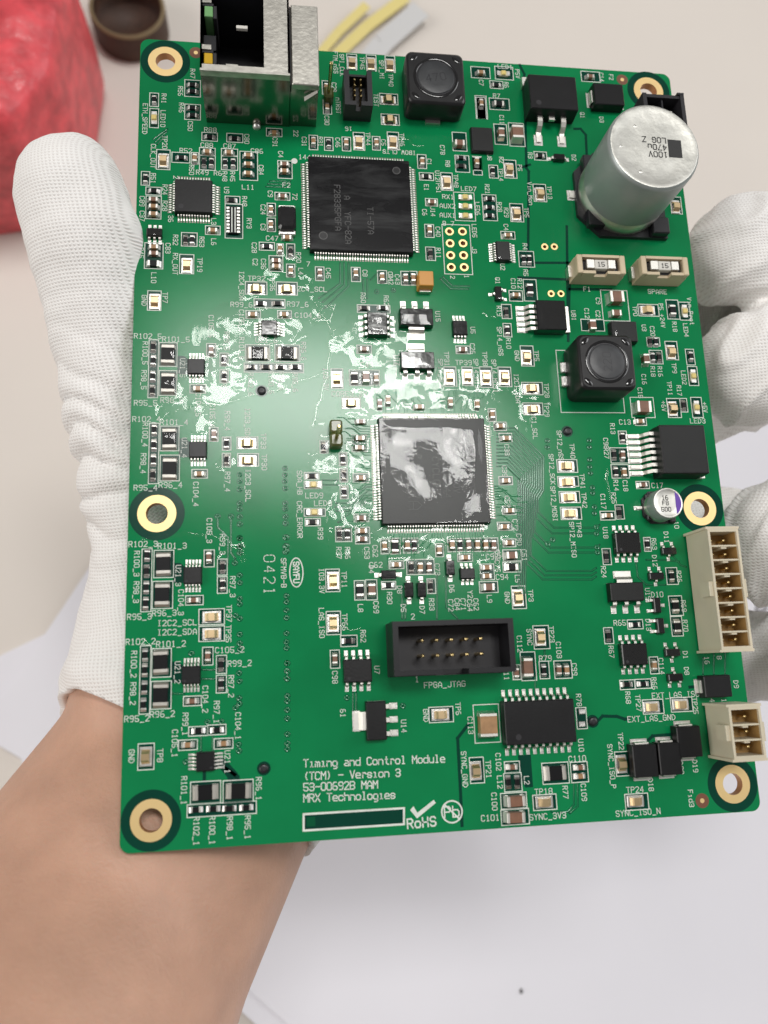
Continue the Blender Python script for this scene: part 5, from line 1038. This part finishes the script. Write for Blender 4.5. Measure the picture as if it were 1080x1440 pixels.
# ------------------------------------------------------------------ electrolytic capacitors
def can(key, R, h, base, label, bh, prof_extra=0.0):
    o = empty('electrolytic_capacitor', parent=board); o.location = (AT[key][0]*MM, AT[key][1]*MM, 0); o['label'] = label
    c = base*0.24; hb = base/2
    pts = [(-hb, -hb+c), (-hb+c, -hb), (hb, -hb), (hb, hb), (-hb+c, hb), (-hb, hb-c)]
    b = MB().prism(pts, 0.05, bh*0.55, 'plastic_black')
    for cx, cy in ((hb-c*0.45, hb-c*0.45), (hb-c*0.45, -hb+c*0.45), (-hb+c*0.75, hb-c*0.75), (-hb+c*0.75, -hb+c*0.75)): b.cbox(cx, cy, c*0.8, c*0.8, bh*0.5, bh*1.5, 0.2, 'plastic_black')
    put('base', b, o)
    put('crimp_ring', MB().lathe([(R*0.985, bh*0.5), (R, bh*0.75), (R, bh*1.5), (R*0.975, bh*1.85), (R*0.96, bh*2.1)], 'can_top', 56), o)
    put('can', MB().lathe([(R*0.96, bh*2.1), (R*0.975, bh*2.35), (R, bh*2.7), (R, h-0.9), (R*0.985, h-0.35), (R*0.95, h-0.05)], 'can_side', 56), o)
    put('can_top', MB().lathe([(R*0.95, h-0.05), (R*0.91, h), (R*0.86, h-0.10), (R*0.5, h-0.10), (0.02, h-0.10)], 'can_top', 56), o)
    for s in (-1, 1): put('terminal', MB().box(min(s*hb*0.9, s*(hb+1.1)), max(s*hb*0.9, s*(hb+1.1)), -0.7*base/19, 0.7*base/19, 0.03, 0.4, 'tin').box(min(s*hb, s*(hb+1.5)), max(s*hb, s*(hb+1.5)), -base*0.06, base*0.06, 0.003, 0.03, 'solder'), o)
    return o
o = can('cap_top', 9.0, 16.3, 18.8, 'large silver can capacitor marked 100V 470u LOG Z', 1.7)
pr = empty('can_print', parent=o); pr.location = (0, 0, 16.22*MM)
put('polarity_mark', MB().box(2.7, 5.35, -2.05, 1.65, 0.0, 0.012, 'can_print'), pr, rz=-0.02)
for s, yy in (('100V', -1.6), ('470u', -0.1), ('LOG Z', 1.4)):
    b_ = lettering(s, 1.08, 0.17, 'can_print', centre=False)
    put('printed_line', b_, pr, (2.35, yy+0.45, 0.01), PI-0.02)
for i in range(3):
    a = 2.0+i*1.2; r_ = 4.5+i*0.6
    put('dent', MB().lathe([(0.32, 0.0), (0.2, 0.06), (0.02, 0.03)], 'can_top', 9), o, (r_*math.cos(a)-1.5, r_*math.sin(a), 16.2))
o = can('ecap_top', 2.95, 4.6, 6.2, 'small silver can capacitor with a purple stripe beside the mounting hole', 0.8)
arc = [(2.62*math.cos(a), 2.62*math.sin(a)) for a in [(-0.98+1.96*k/14) for k in range(15)]]
put('polarity_mark', MB().prism(arc, 4.512, 4.525, 'purple'), o)
for s, yy in (('16', 1.0), ('F8', 0.0), ('500', -1.2)): put('printed_line', lettering(s, 0.75, 0.13, 'can_print'), o, (-0.5, yy, 4.515))

# ------------------------------------------------------------------ network jack
JA, JB = AT['jack_a'], AT['jack_b']
jx0, jx1, jy = JA[0]+0.1, JB[0]-0.1, (JA[1]+JB[1])/2
jack = empty('network_jack', parent=board); jack['label'] = 'shiny metal shielded network jack opening upwards with yellow and green lights'
jd, jh, jh2, jxm = 17.0, 13.9, 11.4, jx1-5.3
y0, y1 = jy, jy+jd
t = 0.35
b = MB()
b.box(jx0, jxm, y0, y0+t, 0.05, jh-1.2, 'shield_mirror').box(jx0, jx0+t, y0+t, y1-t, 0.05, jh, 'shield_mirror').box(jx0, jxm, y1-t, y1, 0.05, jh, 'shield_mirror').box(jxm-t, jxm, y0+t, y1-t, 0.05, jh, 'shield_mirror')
put('shield', b, jack)
ox0, ox1, oy0, oy1 = jx0+0.35, jxm-4.6, y0+1.2, y0+16.0       # opening in the top plate
pl = MB().box(jx0, jxm, y0-0.12, oy0, jh-0.35, jh, 'shield_steel').box(jx0, jxm, oy1, y1, jh-0.35, jh, 'shield_steel').box(jx0, ox0, oy0, oy1, jh-0.35, jh, 'shield_steel').box(ox1, jxm, oy0, oy1, jh-0.35, jh, 'shield_steel')
pl.box(jx0, jxm, y0-0.16, y0-0.02, jh-1.3, jh-0.34, 'shield_steel')
put('front_plate', pl, jack)
put('socket', MB().box(ox0, ox1, oy0, oy1, 1.0, 1.3, 'plastic_black').box(ox0-0.2, ox0, oy0, oy1, 1.0, jh-0.5, 'plastic_black').box(ox1, ox1+0.2, oy0, oy1, 1.0, jh-0.5, 'plastic_black').box(ox0, ox1, oy0-0.2, oy0, 1.0, jh-0.5, 'plastic_black').box(ox0, ox1, oy1, oy1+0.2, 1.0, jh-0.5, 'plastic_black').box(ox0, ox0+2.2, oy0+4.6, oy0+8.6, 1.3, jh-3.0, 'plastic_black'), jack)
for yy, mt, nm in ((oy0+0.1, 'led_pipe_yellow', 'yellow light pipe of the jack'), (oy0+9.9, 'led_pipe_green', 'green light pipe of the jack')):
    lp = put('light_pipe', MB().cbox(ox0+1.1, yy+1.25, 1.5, 2.2, 6, jh-0.15, 0.1, mt), jack, label=nm)
    put('frame', MB().box(ox0+1.95, ox0+2.5, yy-0.1, yy+3.0, 6, jh-0.3, 'plastic_grey').box(ox0, ox0+2.5, yy+2.5, yy+3.0, 6, jh-0.3, 'plastic_grey').box(ox0-0.05, ox0+1.6, yy+2.95, yy+3.9, jh-0.6, jh-0.02, 'shield_steel'), lp)
put('key_tab', MB().box(ox0+4.2, ox0+6.3, oy0-0.05, oy0+0.3, jh-0.34, jh-0.05, 'shield_steel').box(ox0+6.0, ox0+8.0, oy0+8.4, oy0+9.0, jh-1.2, jh-0.6, 'ceramic_white'), jack)
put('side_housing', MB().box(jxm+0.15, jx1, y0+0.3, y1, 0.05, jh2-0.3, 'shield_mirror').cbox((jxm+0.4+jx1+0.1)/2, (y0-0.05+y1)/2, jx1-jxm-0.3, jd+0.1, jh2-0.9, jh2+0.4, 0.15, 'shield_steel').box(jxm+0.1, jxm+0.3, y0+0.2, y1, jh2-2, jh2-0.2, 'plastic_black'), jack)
put('ground_spring', MB().add([(jx1-2.6,y0-0.02,8.6),(jx1-0.2,y0-0.02,10.6),(jx1-0.15,y0-0.35,10.3),(jx1-2.55,y0-0.7,8.3)], [(0,1,2,3),(3,2,1,0)], 'ceramic_white'), jack)
put('solder_peg', MB().lathe([(0.8,0.02),(0.75,0.5),(0.45,0.9),(0.03,1.0)], 'solder', 18), jack, ((jx0+jx1)/2-1.0, y0-0.35, 0))

# ------------------------------------------------------------------ headers and connectors
# ten-pin programming header
jt = empty('programming_header', parent=board); jt.location = (AT['jtag'][0]*MM, AT['jtag'][1]*MM, 0); jt['label'] = 'black shrouded header with two rows of five gold pins'
hx, hy, hh = 10.3, 4.45, 8.3
hb = MB().box(-hx, hx, -hy, hy, 0.1, 2.2, 'plastic_grey')
hb.box(-hx, -hx+0.95, -hy, hy, 2.2, hh, 'plastic_shell').box(hx-0.95, hx, -hy, hy, 2.2, hh, 'plastic_shell').box(-hx+0.95, hx-0.95, hy-0.85, hy, 2.2, hh, 'plastic_shell')
hb.box(-hx+0.95, -2.2, -hy, -hy+0.85, 2.2, hh, 'plastic_shell').box(2.2, hx-0.95, -hy, -hy+0.85, 2.2, hh, 'plastic_shell').box(-2.2, 2.2, -hy, -hy+0.85, 2.2, 3.2, 'plastic_shell')
hb.box(-hx-0.0, hx, -hy-0.15, -hy, 0.1, 3.0, 'plastic_black')
put('shroud', hb, jt)
pinm = MB().cbox(0, 0, 0.58, 0.58, 2.0, 6.6, 0.16, 'gold_pin').mesh('pin')
for r in range(2):
    for c in range(5): put('pin', pinm, jt, ((c-2)*2.54, (r-0.5)*2.54, 0))
# small shrouded debug header
sw = empty('debug_header', parent=board); sw.location = (AT['swd_top'][0]*MM, AT['swd_top'][1]*MM, 0); sw['label'] = 'small black shrouded header with two rows of tiny gold pins near the network jack'
sx_, sy_, sh_ = 2.75, 3.9, 4.7
put('shroud', MB().box(-sx_, sx_, -sy_, sy_, 0.1, 1.2, 'plastic_black').box(-sx_, -sx_+1.0, -sy_, sy_, 1.2, sh_, 'plastic_grey').box(sx_-1.0, sx_, -sy_, sy_, 1.2, sh_, 'plastic_grey').box(-sx_+1.0, sx_-1.0, sy_-0.5, sy_, 1.2, sh_-1.2, 'plastic_black').box(-sx_+1.0, -0.5, -sy_, -sy_+0.9, 1.2, sh_, 'plastic_grey').box(0.5, sx_-1.0, -sy_, -sy_+0.9, 1.2, sh_, 'plastic_grey').box(-0.5, 0.5, -sy_, -sy_+0.9, 1.2, 3.0, 'plastic_grey'), sw)
sp_ = MB().cbox(0, 0, 0.36, 0.36, 1.0, 4.0, 0.08, 'gold_pin').mesh('pin')
for r in range(4):
    for c in range(2): put('pin', sp_, sw, ((c-0.5)*1.27, (r-1.3)*1.2+0.4, 0))
# single gold pins with olive bases
for k, n, hgt in (('jump_top', 2, 9.0), ('pin_top', 1, 10.0)):
    o = empty('pin_header', parent=board); o.location = (AT[k][0]*MM, AT[k][1]*MM, 0); o['label'] = 'olive plastic pin header with one tall gold pin' if n == 1 else 'olive plastic two block pin header in the lacquered area'
    for i in range(n): put('pin_base', MB().cbox(0, (i-(n-1)/2)*2.5, 2.3 if n == 2 else 1.9, 2.46, 0.1, 2.5, 0.35, 'jumper_olive'), o)
    put('pin', MB().cbox(0, -(n-1)*0.9, 0.62, 0.62, 0.2, hgt, 0.15, 'gold_pin'), o)
# cream power connectors; the shade in their pockets is painted as an amber lining
def cream(key, rows, label):
    o = empty('wire_connector', parent=board); o.location = (AT[key][0]*MM, AT[key][1]*MM, 0); o['label'] = label
    pit = 2.54; L = rows*pit; hw = 2.95; H_ = 8.0; w = 0.42
    b = MB().box(-hw, hw, -L/2-0.5, L/2+0.5, 0.4, 2.2, 'plastic_cream')
    b.box(-hw, -hw+w, -L/2-0.5, L/2+0.5, 2.2, H_, 'plastic_cream').box(hw-w, hw, -L/2-0.5, L/2+0.5, 2.2, H_, 'plastic_cream')
    b.box(-hw+w, hw-w, L/2, L/2+0.5, 2.2, H_, 'plastic_cream').box(-hw+w, hw-w, -L/2-0.5, -L/2, 2.2, H_, 'plastic_cream')
    for s in (-1, 1): b.box(-hw-0.35, hw+0.2, min(s*(L/2+0.5), s*(L/2+0.95)), max(s*(L/2+0.5), s*(L/2+0.95)), 0.1, H_+0.03, 'plastic_cream')
    put('housing', b, o)
    put('latch', MB().box(-hw-0.75, -hw, -1.3, 1.3, 4.6, H_-0.4, 'plastic_cream'), o)
    put('latch', MB().box(hw, hw+0.5, -1.6, 1.6, 2.0, H_-0.3, 'plastic_cream'), o)
    put('pocket_shade', MB().box(-hw+w, hw-w, -L/2, L/2, 2.2, 3.6, 'amber_shade').box(-hw+w, -hw+w+0.05, -L/2, L/2, 2.35, H_-0.5, 'amber_shade').box(hw-w-0.05, hw-w, -L/2, L/2, 2.35, H_-0.5, 'amber_shade'), o)
    for k in range(1, rows): put('divider', MB().box(-hw+w, hw-w, -L/2+k*pit-0.15, -L/2+k*pit+0.15, 2.3, H_-0.2, 'plastic_cream').box(-0.5, 0.5, -L/2+k*pit-0.5, -L/2+k*pit-0.15, 2.3, H_-0.4, 'plastic_cream'), o)
    pm_ = MB().cbox(0, 0, 0.5, 0.5, 2.0, 6.0, 0.14, 'gold_pin').mesh('pin')
    for k in range(rows):
        for s in (-1, 1): put('pin', pm_, o, (s*1.25, -L/2+(k+0.5)*pit, 0))
cream('conn16_top', 8, 'long cream wire connector with eight rows of pin pockets')
cream('conn6_top', 3, 'short cream wire connector with three rows of pin pockets')
# black power inlet behind the large can
o = empty('power_connector', parent=board); o.location = (AT['pwr_top'][0]*MM, AT['pwr_top'][1]*MM, 0); o['label'] = 'black two pin power connector behind the large silver can capacitor'
put('housing', MB().box(-4.4, 4.4, -4.6, 4.6, 0.1, 2.0, 'plastic_black').box(-4.4, -3.6, -4.6, 4.6, 2.0, 8, 'plastic_grey').box(3.6, 4.4, -4.6, 4.6, 2.0, 8, 'plastic_grey').box(-3.6, 3.6, 3.9, 4.6, 2, 7.7, 'plastic_grey').box(-3.6, 3.6, -4.6, -3.9, 2, 8, 'plastic_grey').box(-0.15, 0.15, -3.9, 3.9, 2, 7.2, 'plastic_black').box(3.0, 4.4, 4.6, 5.0, 4, 8.1, 'plastic_grey'), o)
for s in (-1, 1): put('pin', MB().cbox(s*1.8, 1.2, 0.9, 0.9, 1.5, 7.0, 0.2, 'tin'), o)
# fuse holders
for k, lb in (('fuse1_top', 'beige fuse holder beside the two copper pads'), ('fuse2_top', 'beige fuse holder marked SPARE')):
    o = empty('fuse_holder', parent=board); o.location = (AT[k][0]*MM, AT[k][1]*MM, 0); o['label'] = lb
    hx, hy = 4.9, 1.95
    put('base', MB().box(-hx, hx, -hy, hy, 0.1, 3.3, 'plastic_beige').cbox(-hx+0.55, 0, 1.1, 2*hy, 3.2, 4.8, 0.15, 'plastic_beige').cbox(hx-0.55, 0, 1.1, 2*hy, 3.2, 4.8, 0.15, 'plastic_beige').box(-hx+1.1, -1.2, -hy, -hy+0.6, 3.3, 4.6, 'plastic_beige').box(1.2, hx-1.1, -hy, -hy+0.6, 3.3, 4.6, 'plastic_beige').box(-hx+1.1, hx-1.1, hy-0.55, hy, 3.3, 4.7, 'plastic_beige'), o)
    put('recess_shade', MB().box(-hx+1.1, hx-1.1, -hy+0.6, hy-0.55, 3.3, 3.5, 'plastic_black'), o)  # black sheet stands in for the shade between fuse and walls
    fu = put('fuse', MB().cbox(0, 0.05, 2.6, 1.9, 2.6, 4.6, 0.1, 'ceramic_white'), o)
    for s in (-1, 1): put('end_cap', MB().cbox(s*2.15, 0.05, 1.6, 1.9, 2.6, 4.7, 0.1, 'tin'), fu)
    put('chip_print', lettering('15', 0.9, 0.12, 'plastic_grey'), fu, (0, 0, 4.655))
    for s in (-1, 1): put('terminal', MB().box(min(s*hx, s*(hx+0.6)), max(s*hx, s*(hx+0.6)), -1.2, 1.2, 0.02, 1.6, 'tin'), o)
for k in ('r78a', 'r78b'): put('solder_pad', MB().cbox(0, 0, 1.3, 0.95, 0.003, 0.12, 0.1, 'solder'), board, (*AT[k], 0))

# ------------------------------------------------------------------ clear lacquer: a lumpy film over the middle of the board
def smooth(a, b, x):
    t_ = max(0.0, min(1.0, (x-a)/(b-a))); return t_*t_*(3-2*t_)
def film():
    step = 0.30; x0, x1, y0_, y1_ = -51, 32, -42, 34
    nx, ny = int((x1-x0)/step), int((y1_-y0_)/step)
    # half sizes of the parts the lacquer has crept up against
    near = {}
    sizes = (('c', CHIP_C, 0.95, 0.5), ('c2', CHIP_C2, 1.2, 0.7), ('r', CHIP_R, 0.95, 0.5), ('r2', CHIP_R2, 1.2, 0.7), ('sh', CHIP_SH, 2.0, 1.25), ('tp', CHIP_TP, 1.6, 1.0), ('led', CHIP_LED, 1.3, 0.55))
    parts = [(x, y, (b_ if v else a_), (a_ if v else b_)) for _, rows, a_, b_ in sizes for x, y, v in rows]
    parts += [(*AT[k], 2.2, 2.6) for k in ('u21_6', 'u21_5', 'u21_4', 'msop_u5', 'soic_a')] + [(*AT['sot223_15'], 3.3, 2.6), (*AT['sot223_16'], 3.3, 2.6), (FX, FY, 11.2, 11.2), (*AT['jump_top'], 1.3, 2.6)]
    for q in parts:
        for cx in range(int((q[0]-q[2]-1)//3), int((q[0]+q[2]+1)//3)+1):
            for cy in range(int((q[1]-q[3]-1)//3), int((q[1]+q[3]+1)//3)+1): near.setdefault((cx, cy), []).append(q)
    Z = {}
    for j in range(ny):
        for i in range(nx):
            x, y = x0+i*step, y0_+j*step
            d = -9
            for gx, gy, r in GEL:
                q = r-math.hypot(x-gx, y-gy)
                if q > d: d = q
            if d < -2.5: continue
            v = Vector((x*0.22, y*0.22, 0.3)); e = noise.noise(v)*2.2 + noise.noise(v*2.3)*1.2 + noise.noise(v*5)*0.5
            t_ = d + e
            if t_ <= 0: continue
            w = Vector((x*0.24, y*0.24, 4.2)); wr = w + Vector((noise.noise(w*1.7), noise.noise(w*1.7+Vector((5, 5, 5))), 0))*0.8
            rdg = max(0.0, 1-abs(noise.noise(wr*0.85))*5.5)**2
            z = 0.035 + 0.17*smooth(0, 0.9, t_) + (0.10*rdg + 0.09*noise.noise(w*0.7) + 0.010*noise.noise(w*3))*smooth(0.2, 1.6, t_)
            m_ = 9
            for qx, qy, qa, qb in near.get((int(x//3), int(y//3)), ()):
                dd = math.hypot(max(0.0, abs(x-qx)-qa), max(0.0, abs(y-qy)-qb)); m_ = min(m_, dd)
            Z[i, j] = z + 0.24*math.exp(-m_/0.40)*smooth(0.0, 0.8, t_)
    vs = []; idx = {}; fs = []
    for (i, j), z in Z.items(): idx[i, j] = len(vs); vs.append((x0+i*step, y0_+j*step, max(0.03, z)))
    for (i, j) in Z:
        q = [(i, j), (i+1, j), (i+1, j+1), (i, j+1)]
        if all(k in idx for k in q): fs.append(tuple(idx[k] for k in q))
    put('lacquer_film', MB().add(vs, fs, 'gel', True), board, kind='stuff')
film()
for P in FLOWS:
    pts = []
    for i in range(len(P)-1):
        for k in range(10): pts.append(Vector(P[i]).lerp(Vector(P[i+1]), k/10))
    for _ in range(6): pts = [pts[0]] + [(pts[i-1]+pts[i]*2+pts[i+1])/4 for i in range(1, len(pts)-1)] + [pts[-1]]
    pts = [p + Vector((noise.noise(Vector((p.x*.5, p.y*.5, 1)))*0.8, noise.noise(Vector((p.x*.5, p.y*.5, 9)))*0.8)) for p in pts]
    vs, fs = [], []
    for i, p in enumerate(pts):
        a, c = pts[max(0, i-1)], pts[min(len(pts)-1, i+1)]; d = (c-a).normalized(); n = Vector((-d.y, d.x))
        for s, z in ((-0.42, 0.035), (-0.2, 0.13), (0.0, 0.17), (0.2, 0.13), (0.42, 0.035)): vs.append((p.x+n.x*s, p.y+n.y*s, z))
    for i in range(len(pts)-1):
        for k in range(4): fs.append((i*5+k, i*5+k+1, (i+1)*5+k+1, (i+1)*5+k)[::-1])
    put('lacquer_ridge', MB().add(vs, fs, 'gel', True), board)
# lacquer on the logic chip: a wavy skin with its own relief
def chip_film(parent, sx, sy, z0, seed, amp, freq, n, mat='gel_chip', rim=2.2):
    ny = max(6, int(n*sy/sx)); vs, fs = [], []
    for j in range(ny+1):
        for i in range(n+1):
            x, y = -sx/2+sx*i/n, -sy/2+sy*j/ny
            w = Vector((x*freq, y*freq, seed)); z = noise.noise(w) + 0.10*noise.noise(w*2.9) + 0.008*noise.noise(w*9)
            edge = min(sx/2-abs(x), sy/2-abs(y)); z = (z*amp+amp*0.6)*smooth(0, rim, edge)
            vs.append((x, y, z0+0.006+max(0.004, z)))
    for j in range(ny):
        for i in range(n): a = j*(n+1)+i; fs.append((a, a+1, a+n+2, a+n+1))
    put('lacquer_film', MB().add(vs, fs, mat, True), parent)
chip_film(fpga, 19.6, 19.6, 1.5, 2.0, 0.40, 0.105, 90)
wet = [o_ for o_ in board.children if o_.name.split('.')[0] in ('voltage_regulator', 'driver_chip', 'amplifier_chip', 'shunt_resistor', 'small_transistor', 'power_switch_chip')]
for i, o_ in enumerate(wet):
    lx, ly = o_.location.x/MM, o_.location.y/MM
    bb = [Vector(c) for c in o_.bound_box]; sx = (bb[6].x-bb[0].x)/MM; sy = (bb[6].y-bb[0].y)/MM; zz = bb[6].z/MM
    kind_ = o_.name.split('.')[0]
    if kind_ == 'shunt_resistor':
        if ly < -8: continue
        sx *= 0.46
    elif ly < -48 or kind_ == 'amplifier_chip' or lx < -30 and ly < -20: continue
    chip_film(o_, sx*0.90, sy*0.90, zz, i*3.7+1, 0.10*min(3.0, min(sx, sy))/2.2, 0.55/max(0.7, min(sx, sy)/2.5), 14, 'gel', min(sx, sy)*0.25)

# ------------------------------------------------------------------ the person: bare forearm, and a knitted glove on the hand
def capsule_mesh(chains, grow, voxel, smooth_it):
    bi = bmesh.new(); bmesh.ops.create_icosphere(bi, subdivisions=3, radius=1.0)
    bi.verts.index_update(); uv = [v.co.copy() for v in bi.verts]; uf = [tuple(v.index for v in f.verts) for f in bi.faces]; bi.free()
    vs, fs = [], []
    for P in chains:
        for i in range(len(P)-1):
            (xa, ya, ha, ra), (xb, yb, hb_, rb2) = P[i], P[i+1]
            A, B = Vector((xa, ya, ha)), Vector((xb, yb, hb_)); n = max(2, int((B-A).length/2.0))
            for k in range(n+1):
                t_ = k/n; c = A.lerp(B, t_); r = (ra+(rb2-ra)*t_)+grow; o_ = len(vs)
                vs += [(c+u*r)*MM for u in uv]; fs += [(f[0]+o_, f[1]+o_, f[2]+o_) for f in uf]
    me = bpy.data.meshes.new('tmp'); me.from_pydata(vs, [], fs)
    ob = bpy.data.objects.new('tmp', me); col.objects.link(ob)
    rm = ob.modifiers.new('r', 'REMESH'); rm.mode = 'VOXEL'; rm.voxel_size = voxel*MM
    sm = ob.modifiers.new('s', 'SMOOTH'); sm.factor = 0.5; sm.iterations = smooth_it
    dg = bpy.context.evaluated_depsgraph_get(); out = bpy.data.meshes.new_from_object(ob.evaluated_get(dg))
    bpy.data.objects.remove(ob); bpy.data.meshes.remove(me)
    out.polygons.foreach_set('use_smooth', [True]*len(out.polygons))
    return out
hand_chains = [HAND[k] for k in ('palm', 'thenar', 'thumb', 'finger0', 'finger1', 'finger2', 'finger3')]
body = capsule_mesh([[(x_, y_, h_, r_+e_) for (x_, y_, h_, r_), e_ in zip(HAND['arm'], (1.0, 1.0, 0.7))]] + hand_chains, -0.9, 1.8, 6); body.materials.append(MAT['skin'])
person = put('person', body, None, (0, 0, ZB*1000)); tag(person, 'person holding the circuit board, bare forearm and white knitted glove', 'person')

glove_chains = hand_chains
gm = capsule_mesh(glove_chains, 0.9, 0.85, 6)
# cut the cuff, lay out the knit directions, add folds
wx, wy, wh, wr = HAND['arm'][2]; ax_, ay_, ah_, ar_ = HAND['arm'][1]
axis = (Vector((ax_, ay_, ah_))-Vector((wx, wy, wh))).normalized()
cuff_o = Vector((wx, wy, wh))
segs = []
for P in hand_chains:
    L = 0
    for i in range(len(P)-1):
        A, B = Vector(P[i][:3]), Vector(P[i+1][:3]); segs.append((A, B, P[i][3], P[i+1][3], L, P is HAND['thumb'])); L += (B-A).length
fold_c = Vector(HAND['thumb'][2][:3])+Vector((-5, 3, 3))
weave = []
normals = [v.normal.copy() for v in gm.vertices]
moved = []
for v, nrm in zip(gm.vertices, normals):
    p = v.co/MM; best = None
    for A, B, ra, rb2, L, th in segs:
        d = B-A; t_ = max(0.0, min(1.0, (p-A).dot(d)/d.length_squared)); c = A+d*t_; q = (p-c).length-(ra+(rb2-ra)*t_)
        if best is None or q < best[0]: best = (q, A, d, t_, c, ra+(rb2-ra)*t_, L, th)
    q, A, d, t_, c, r, L, th = best
    wv = noise.noise(p*0.05)*1.6; weave.append((p.x*0.97+p.y*0.12+p.z*0.35+wv, p.y*0.97-p.x*0.12+p.z*0.25+wv*0.7, 0.0))
    s = noise.noise(p*0.11)*0.8 + noise.noise(Vector((p.x*0.16, p.y*0.32, p.z*0.16)))*0.22 + noise.noise(p*0.5)*0.12
    if p.x > 30: cr = noise.noise(Vector((p.x*0.09-p.y*0.05, p.y*0.05, p.z*0.08+3))); s += 1.1*(1-min(1.0, abs(cr)*5))-0.5
    fd = p-fold_c; k = math.exp(-(fd.length/17)**2)   # folds gathered near the thumb's root
    ph = (p.y+0.35*p.x)*0.60 + noise.noise(p*0.09)*2.8
    s += k*((abs(math.sin(ph))**0.6)*2.3 - 0.9)
    cd = (p-cuff_o).dot(axis)
    if cd > -14: s += 0.8*math.exp(-((cd+3)/2.4)**2)   # thick hem of the cuff
    moved.append((p + nrm*s)*MM)
gm.vertices.foreach_set('co', [c for q_ in moved for c in q_]); gm.update()
at_ = gm.attributes.new('weave', 'FLOAT_VECTOR', 'POINT'); at_.data.foreach_set('vector', [c for w_ in weave for c in w_])
bm_ = bmesh.new(); bm_.from_mesh(gm)
cut = cuff_o + axis*0.5
bmesh.ops.bisect_plane(bm_, geom=bm_.verts[:]+bm_.edges[:]+bm_.faces[:], plane_co=cut*MM, plane_no=axis, clear_outer=True)
bm_.to_mesh(gm); bm_.free()
gm.materials.clear(); gm.materials.append(MAT['knit_cotton'])
gm.polygons.foreach_set('use_smooth', [True]*len(gm.polygons))
gl_o = put('glove', gm, person, label='white knitted cotton glove')
sl = gl_o.modifiers.new('thickness', 'SOLIDIFY'); sl.thickness = 0.0018; sl.offset = -1
